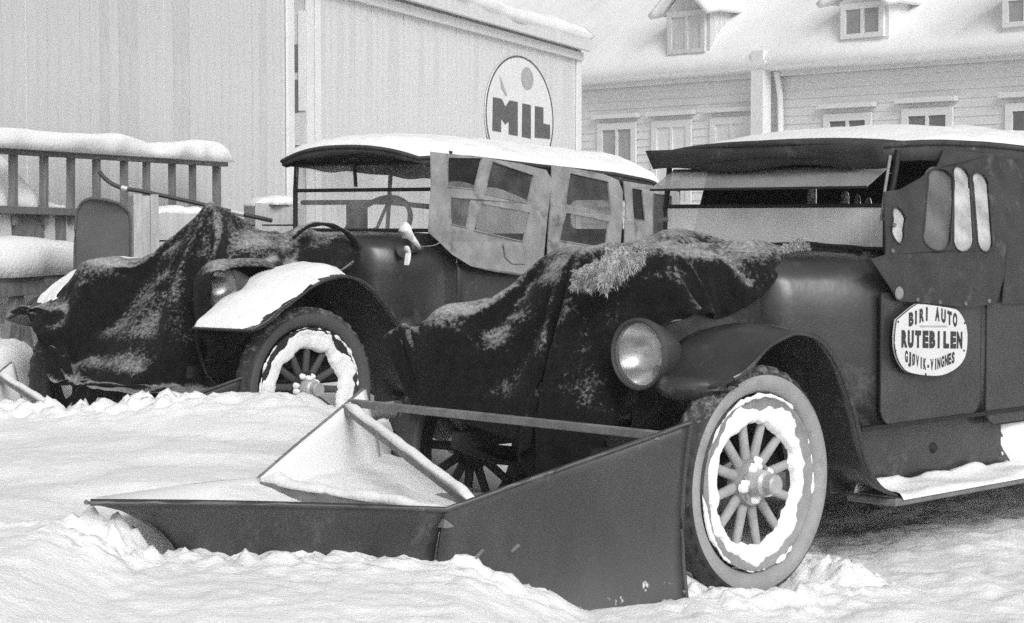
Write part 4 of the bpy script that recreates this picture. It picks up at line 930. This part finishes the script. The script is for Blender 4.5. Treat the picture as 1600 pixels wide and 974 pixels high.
c3 = curtainA([(980, 283), (1020, 290), (1064, 300), (1064, 440), (965, 440), (972, 370), (978, 320)], [[(990, 294), (1006, 297), (1004, 345), (986, 342)], [(1020, 302), (1052, 306), (1050, 372), (1016, 368)]], ['celluloid_dim', 'celluloid'])
pk = [cA(*p) for p in ((777, 380), (812, 385), (812, 413), (790, 412), (780, 402))]
MB().poly(pk, [], lambda a, b, d: (a, .727 - d, b), .006).build('pocket_flap', 'curtain_light', c1)
MB().box((-4.0, .60, 1.0), (-3.96, .64, 1.56)).build('roof_post', 'black', carA)
for xx in (-2.35, -3.3):
    for s in (-1, 1): MB().tube([(xx, s * .60, 1.05), (xx - .02, s * .575, 1.58)], .016, 6).build('roof_post', 'black', carA)
seat(carA, -2.05, .56, .65, 1.18); seat(carA, -3.3, .56, .65, 1.2)
q = FA.cut(556, 325, 0, -2.1); MB().box((-2.14, q[1] - .075, 1.1), (-2.08, q[1] + .075, 1.42)).build('luggage_back', 'black', carA, bevel=.02)
MB().poly([(-.6, 1.05), (.6, 1.05), (.58, 1.53), (-.58, 1.53)], [rounded(0, 1.33, .5, .2, .05)], lambda a, b, d: (-4.0 + d, a, b), .008).build('rear_curtain', 'curtain_light', carA)
steering(carA, -1.64, -.10, 1.24, .235, 35)
MB().tube([(XA - .05, -.56, 1.40), (XA - .05, .1, 1.40), (XA - .05, .55, 1.36)], .017, 6).build('dash_rail', 'black', carA, smooth=60)
# horn and the lump of snow on the windscreen corner
q = FA.cut(642, 388, 1, .62); hn = MB().lathe([(.0, -.10), (.02, -.09), (.028, -.02), (.05, .05), (.055, .06), (.045, .055), (0, .03)], 20, axis='x', c=tuple(q)).build('horn', 'lamp_rim', carA, smooth=50)
pth = [FA.cut(u, v, 1, .64) for u, v in ((630, 356), (640, 372), (652, 384))]; snow_ridge([p + [0, 0, -.02] for p in pth], .07, .05, 4, 14, 9, .5).build('horn_snow', 'snow', hn, smooth=180)
pth = [FA.cut(u, v, 1, .66) for u, v in ((630, 384), (633, 398), (630, 412))]; snow_ridge([p + [0, .02, -.01] for p in pth], .04, .03, 9, 14, 9, .5).build('horn_snow', 'snow', hn, smooth=180)
MB().tube(cat_rom([FA.cut(u, v, 1, .69) for u, v in ((652, 386), (680, 383), (700, 370), (712, 368), (716, 385), (713, 411))], 30), .003, 5).build('cord', 'curtain_light', carA)
MB().tube([FA.cut(u, v, 1, .735) for u, v in ((714, 412), (714, 460))], .004, 5).build('door_seam', 'black', carA)

# ================================================================== snow ploughs
def plough(fr, label, zoff=0.0, off=(0, 0), scale=1.0, cross=True):
    f2 = Frame(fr.w((off[0], off[1], 0)), fr.M[0][:2]); t = empty('snow_plough', f2, label, 'snow plough', 'ploughs fixed to the car fronts', z=zoff); t.scale = (scale,) * 3
    for s, tip in ((1, .05), (-1, .05)):
        top = [(2.277, .062, .471), (1.95, .22, .452), (1.62, .385, .428), (1.293, .535, .397)]; bot = [(1.99, .06, -.03), (1.80, .19, -.03), (1.56, .345, -.03), (1.27, .49, -.03)]
        topr = [(1.293, .535, .397), (1.04, .65, .478), (.78, .765, .558), (.52, .88, .640)]; botr = [(1.27, .49, -.03), (1.02, .61, -.03), (.76, .735, -.03), (.50, .862, -.03)]
        for nm, T, Bt, cc in (('bow_plate', top, bot, .09), ('wing_plate', topr, botr, .055)):
            T, Bt = cat_rom(T, 24), cat_rom(Bt, 24); G = []
            for i in range(24):
                a = i / 23; row = []
                for j in range(14):
                    v = j / 13; p = T[i] * (1 - v) + Bt[i] * v; p = p + np.array([-.35, -.94, 0]) * cc * math.sin(math.pi * v) * (1 if nm == 'wing_plate' else a)
                    if nm == 'bow_plate': p = p + np.array([-1, 0, 0]) * .20 * math.sin(math.pi * v ** .7) * (1 - a) ** 2
                    row.append((p[0], s * (p[1]) if s > 0 else -(p[1]) + .10, p[2]))
                G.append(row)
            G = np.array(G); o = MB().grid(G).build(nm, 'plow_steel' if s > 0 else 'plow_inner', t, smooth=50, solid=.014)
            MB().tube(G[:, 0], .008, 6).build('top_edge', 'plow_bar' if s < 0 else 'plow_steel', o, smooth=60)
            if nm == 'wing_plate': MB().tube(G[-1], .007, 6).build('end_edge', 'plow_steel' if s > 0 else 'plow_bar', o, smooth=60)
    fy = lambda y: -y + .10
    a, b = (.62, fy(.835), .60), (.62, .83, .60)
    if cross: MB().bar(a, b, .035, .028).build('cross_bar', 'plow_bar', t, bevel=.003)
    d0, d1 = (.66, fy(.81), .585), (1.20, .56, .41)
    ds = MB().bar(d0, d1, .045, .024).build('diagonal_strut', 'plow_bar', t, bevel=.003)
    snow_ridge([np.array(d0) + [0, 0, .012], (np.array(d0) + d1) / 2 + [0, 0, .012], np.array(d1) + [0, 0, .012]], .04, .016, 6, 30, 7, .5).build('strut_snow', 'snow', ds, smooth=180)
    e0, e1 = (1.28, fy(.53), .37), (1.26, .52, .36)
    lb = MB().bar(e0, e1, .05, .05).build('lower_bar', 'plow_bar', t, bevel=.003)
    snow_ridge([np.array(e0) + [0, 0, .02], (np.array(e0) + e1) / 2 + [0, 0, .02], np.array(e1) + [0, 0, .02]], .055, .03, 2, 30, 7, .5).build('bar_snow', 'snow', lb, smooth=180)
    for yy in (.40, -.36): MB().bar((1.27, yy, .33), (.30, yy * .9, .24), .05, .04).build('push_arm', 'plow_bar', t, bevel=.003)
    MB().bar((1.75, fy(.28), .33), (1.32, .40, .36), .045, .03).build('brace', 'plow_bar', t, bevel=.003)
    for xx, zz in ((1.17, .24), (1.06, .25)):
        yy = .535 + (1.293 - xx) * .446 - .035; MB().bar((xx, yy - .01, zz - .005), (xx - .008, yy + .012, zz + .018), .009, .009).build('lug', 'plow_bar', t)
    return t
pB = plough(FB, 'wedge-shaped steel snow plough with cross bars in front of the signed car')
FA2 = Frame(FA.O, FA.M[0][:2])
pA = plough(FA, 'half-buried snow plough behind the heap in front of the draped car', zoff=-.10, off=(.05, -.02), cross=False)

# ================================================================== draped blankets: a small cloth simulation over the car's own shapes
def sd_box(c, h, r):
    c, h = np.array(c, float), np.array(h, float) - r
    def f(P):
        q = P - c; s = np.sign(q); a = np.abs(q) - h; o = np.maximum(a, 0); d = np.linalg.norm(o, axis=1)
        n = np.where(d[:, None] > 1e-6, o / np.maximum(d, 1e-6)[:, None], 0) * s
        ins = d < 1e-6; k = np.argmax(a, axis=1); m = np.zeros_like(P); m[np.arange(len(P)), k] = 1
        n = np.where(ins[:, None], m * s, n); dd = np.where(ins, a[np.arange(len(P)), k], d) - r
        return dd, n
    return f
def sd_cap(a, b, r):
    a, b = np.array(a, float), np.array(b, float); ab = b - a; L2 = max(ab @ ab, 1e-9)
    def f(P):
        t = np.clip(((P - a) @ ab) / L2, 0, 1); q = P - (a + t[:, None] * ab); d = np.linalg.norm(q, axis=1)
        return d - r, q / np.maximum(d, 1e-6)[:, None]
    return f
def drape(xs, ymin, ymax, nu, nv, top, cols, steps=150, iters=12, sx=1.08, sy=1.26, floor=.12, seed=0, pin=None, ftop=None, yf=(-.9, -.46), props=(), gfn=None):
    u = np.linspace(0, 1, nu); X = xs[0] + (xs[1] - xs[0]) * u; a = np.array([ymin(x) for x in X]); b = np.array([ymax(x) for x in X])
    v = np.linspace(0, 1, nv); Y = a[:, None] + (b - a)[:, None] * v[None]; XX = X[0] + (X - X[0])[:, None] * (np.array([gfn(q) for q in v])[None] if gfn else 1.0) + 0 * Y
    ph = Y / .155 * 2 * math.pi + 3.2 * fbm(XX * 1.6, Y * 1.1, seed + 3, 3); amp = .030 * (.55 + .75 * vn(XX * 1.3 + 9, Y * 2.1, seed)) 
    P = np.stack([XX + .012 * fbm(XX * 6, Y * 6, seed + 7, 2), Y, top + amp * np.sin(ph) + .03 * fbm(XX * 3.5, Y * 3.5, seed, 3)], -1); rest = np.stack([XX * sx, Y * sy], -1)
    cons = []
    for (di, dj, k) in ((1, 0, 1.0), (0, 1, 1.0), (1, 1, .5), (1, -1, .5), (2, 0, .02), (0, 2, .02)):
        i0 = np.arange(nu - di)[:, None]; j0 = np.arange(max(0, -dj), nv - max(0, dj))[None]
        A = (i0 * nv + j0); Bq = ((i0 + di) * nv + j0 + dj); par = ((i0 // max(di, 1)) + 0 * j0) % 2 if di else ((j0 // 2 if dj == 2 else j0) + 0 * i0) % 2
        rl = np.linalg.norm(rest.reshape(-1, 2)[A.ravel()] - rest.reshape(-1, 2)[Bq.ravel()], axis=1)
        for c in (0, 1):
            s = par.ravel() == c; cons.append((A.ravel()[s], Bq.ravel()[s], rl[s], k))
    Q = P.reshape(-1, 3).copy(); prev = Q.copy(); dt = 1 / 50
    pm = pin(Q) if pin else np.zeros(len(Q), bool); pp = Q[pm].copy(); fx = np.array([p[0] for p in ftop])[::-1]; fz = np.array([p[1] for p in ftop])[::-1]
    tent = []
    for (px_, py_, pz_, pr_) in props:
        dq = np.hypot(Q[:, 0] - px_, Q[:, 1] - py_); k_ = np.where(dq < pr_)[0]; tent.append((k_, np.c_[px_ + (Q[k_, 0] - px_) * .8, py_ + (Q[k_, 1] - py_) * .8, pz_ - dq[k_] * .7]))
    for st in range(steps):
        vel = (Q - prev) * .96; prev = Q.copy(); Q = Q + vel; Q[:, 2] -= 9.8 * dt * dt * .5
        mv = np.linalg.norm(Q - prev, axis=1); big = mv > .05; Q[big] = prev[big] + (Q - prev)[big] * (.05 / mv[big])[:, None]
        for it in range(iters):
            for A, Bq, rl, k in cons:
                d = Q[Bq] - Q[A]; L_ = np.sqrt((d * d).sum(1)) + 1e-9; c = d * ((.5 * k) * (L_ - rl) / L_)[:, None]
                Q[A] += c; Q[Bq] -= c
            Q[pm, 0] = pp[:, 0]; Q[pm, 1] = pp[:, 1]
            for k_, tp in tent: Q[k_] = tp
            if it in (5, iters - 1):
                for f in cols:
                    dd, n = f(Q); h = dd < .006
                    if h.any():
                        Q[h] += n[h] * (.006 - dd[h])[:, None]
                        if it == iters - 1: prev[h] = prev[h] * .15 + Q[h] * .85
                zf = np.interp(Q[:, 0], fx, fz) + .036; h = (Q[:, 1] > yf[0]) & (Q[:, 1] < yf[1]) & (Q[:, 0] < fx[-1] + .02) & (Q[:, 0] > fx[0]) & (Q[:, 2] < zf) & (Q[:, 2] > zf - .22)
                Q[h, 2] = zf[h]; prev[h] = prev[h] * .15 + Q[h] * .85
                lo = Q[:, 2] < floor; Q[lo, 2] = floor
    W = Q.reshape(nu, nv, 3); du = np.gradient(W, axis=0); dv = np.gradient(W, axis=1); n = np.cross(du, dv); n /= np.linalg.norm(n, axis=2, keepdims=True) + 1e-9
    cr = fbm(XX * 7 + 1.5 * vn(XX * 3, Y * 3), Y * 7, seed + 4, 3); return W + n * (.009 * (1 - 2 * np.abs(cr)))[..., None]
# near car's blanket
colB = [sd_box((-.38, 0, .85), (.46, .35, .33), .14), sd_box((-.60, 0, .85), (.28, .46, .33), .17), sd_box((.08, 0, .80), (.09, .27, .33), .14), sd_cap((.26, -.45, .58), (.26, .2, .58), .10), sd_cap((.05, -.462, .832), (.31, -.462, .832), .138), sd_cap((.05, .462, .832), (.31, .462, .832), .136),
        sd_cap((-.55, .0, 1.17), (-.25, .12, 1.17), .070), sd_cap((.0, .25, 1.14), (-.25, .32, 1.12), .05), sd_box((0, -.71, .38), (.36, .07, .36), .06)]
GB = drape((-.92, .80), lambda x: float(np.interp(x, [-1.0, -.5, -.2, .05, .35, .6, .86], [-.40, -.48, -.60, -.92, -.98, -.78, -.55])), lambda x: float(np.interp(x, [-1.0, -.7, -.5, -.2, .1, .3, 1.1], [.10, .30, .44, .52, .46, .38, .33])), 64, 52, 1.30, colB, seed=2,
           pin=lambda Q: (Q[:, 0] < .05) & (Q[:, 0] > -.9) & (Q[:, 1] > -.15) & (Q[:, 1] < .32), ftop=outerB[:10], yf=(-.87, -.46), props=[(.13, .02, 1.205, .05), (.36, -.72, .905, .06)], gfn=lambda q: float(np.interp(q, [0, .25, .5, .68, .85, 1], [.885, .90, .95, 1.02, 1.02, .96])))
blB = empty('car_blanket', FB, 'dark blanket dusted with snow over bonnet and radiator of the signed car', 'blanket', 'blankets over the car bonnets')
MB().grid(GB).build('cloth', 'blanket', blB, smooth=180, solid=-.006, sub=2)
# far car's blanket
colA = [sd_box((-.50, 0, .88), (.50, .34, .31), .14), sd_box((.02, 0, .85), (.09, .27, .31), .14), sd_cap((.27, -.82, .60), (.27, .12, .60), .13), sd_cap((.44, -.76, .46), (.44, .02, .46), .09), sd_cap((.02, -.445, .955), (.28, -.445, .955), .130), sd_cap((.02, .445, .955), (.28, .445, .955), .130),
        sd_cap((-.75, .1, 1.20), (-.5, .26, 1.19), .05), sd_box((0, -.755, .42), (.36, .07, .38), .06)]
GA = drape((-1.12, 1.06), lambda x: float(np.interp(x, [-1.1, -.5, -.1, .15, .4, .75, 1.06], [-.42, -.46, -.52, -.58, -.86, -.80, -.66])), lambda x: float(np.interp(x, [-1.1, -.5, 0, .25, .4, .7, 1.25], [.52, .54, .56, .62, .58, .42, .32])), 68, 52, 1.52, colA, floor=.44, seed=5, props=[(-.10, .02, 1.40, .045)],
           pin=lambda Q: (Q[:, 0] < -.25) & (Q[:, 0] > -1.05) & (Q[:, 1] > -.15) & (Q[:, 1] < .30), ftop=outerA[:12], yf=(-.91, -.47))
blA = empty('car_blanket', FA, 'dark peaked blanket draped over bonnet and lamps of the snow-roofed car', 'blanket', 'blankets over the car bonnets')
MB().grid(GA).build('cloth', 'blanket', blA, smooth=180, solid=-.006, sub=2)
pth = cat_rom([FA.cut(u, v, 1, .36) + [0, .03, 0] for u, v in ((452, 372), (475, 353), (505, 351), (535, 364), (551, 388), (545, 412), (520, 426), (480, 424))], 40)
MB().tube(pth, [.015 + .006 * float(vn(i * .4, 1)) for i in range(40)], 10).build('rolled_hem', 'blanket', blA, smooth=180)

# fleeces and a rolled rug by the near car's windscreen
def tufts(name, fr, pts, r, n, label, cat):
    t = empty(name, fr, label, cat); P = cat_rom(pts, 24); k = len(P); mb = MB(); G = []
    for i in range(k):
        rr = r * (.55 + .45 * math.sin(math.pi * (i + .5) / k)) * (1 + .25 * float(vn(i * .5, 2)))
        G.append([P[i] + np.array([math.cos(a) * rr * .8, math.sin(a) * rr * .35, math.sin(a) * rr]) * (1 + .45 * float(fbm(i * .9, math.cos(a) * 3, math.sin(a) * 3, 3))) for a in np.linspace(0, 2 * math.pi, 20)[:-1]])
    mb.grid(np.array(G), wrap=True); mb.build('fleece_body', 'fleece', t, smooth=180)
    hb = MB()
    for q in range(n):
        i = rng.integers(0, k); g = G[i][rng.integers(0, 19)]; d = g - P[i]; d = d / (np.linalg.norm(d) + 1e-6) + rng.normal(0, .5, 3); d /= np.linalg.norm(d); s = np.cross(d, rng.normal(0, 1, 3)); s /= np.linalg.norm(s)
        L_ = rng.uniform(.004, .011); c = (rng.normal(0, .6, 3) + [0, 0, -.7]) * L_
        hb.add([g - s * .002, g + s * .002, g + d * L_ * .6 + c * .3 + s * .0014, g + d * L_ + c], [(0, 1, 2), (0, 2, 3)])
    h = hb.build('fleece_hair', 'fleece', t); h['kind'] = 'stuff'
    return t
tufts('fleece', FB, [FB.cut(u, v, 0, x) for u, v, x in ((902, 436, .33), (930, 430, .31), (955, 420, .29), (985, 408, .24), (1000, 400, .2))], .056, 9000, 'shaggy pale fleece lying on the blanket over the near radiator', 'fleece')
tufts('fleece_tuft', FB, [FB.cut(u, v, 1, .30) for u, v in ((1208, 400), (1230, 396), (1252, 396), (1272, 402))], .040, 4200, 'small matted fleece tuft at the foot of the near windscreen', 'fleece')
rug = empty('rolled_rug', FB, 'dark rolled rug lying along the foot of the near windscreen', 'rug')
for k in range(2):
    pth = [(-.93 + .03 * k + .02 * float(vn(y * 5, k)), y, 1.185 - .02 * k + .008 * float(vn(y * 7, k + 5))) for y in np.linspace(-.52, .52 - .05 * k, 30)]
    MB().tube(pth, [.020 + .006 * float(vn(i * .5, k)) for i in range(30)], 10).build('roll', 'blanket_plain', rug, smooth=180)

# ================================================================== thin winter air
hz_m = bpy.data.materials.new('haze_air'); hz_m.use_nodes = True; hn_ = hz_m.node_tree.nodes; hn_.clear()
ov = hn_.new('ShaderNodeOutputMaterial'); pv = hn_.new('ShaderNodeVolumePrincipled'); pv.inputs['Color'].default_value = (.95, .95, .95, 1); pv.inputs['Density'].default_value = HAZE; pv.inputs['Anisotropy'].default_value = .2
hz_m.node_tree.links.new(pv.outputs[0], ov.inputs['Volume']); M['haze_air'] = hz_m
tag(MB().box((-900, -900, -2.5), (900, 900, 13.0)).build('haze', 'haze_air'), 'thin pale winter haze over the yard', None, None, 'stuff')
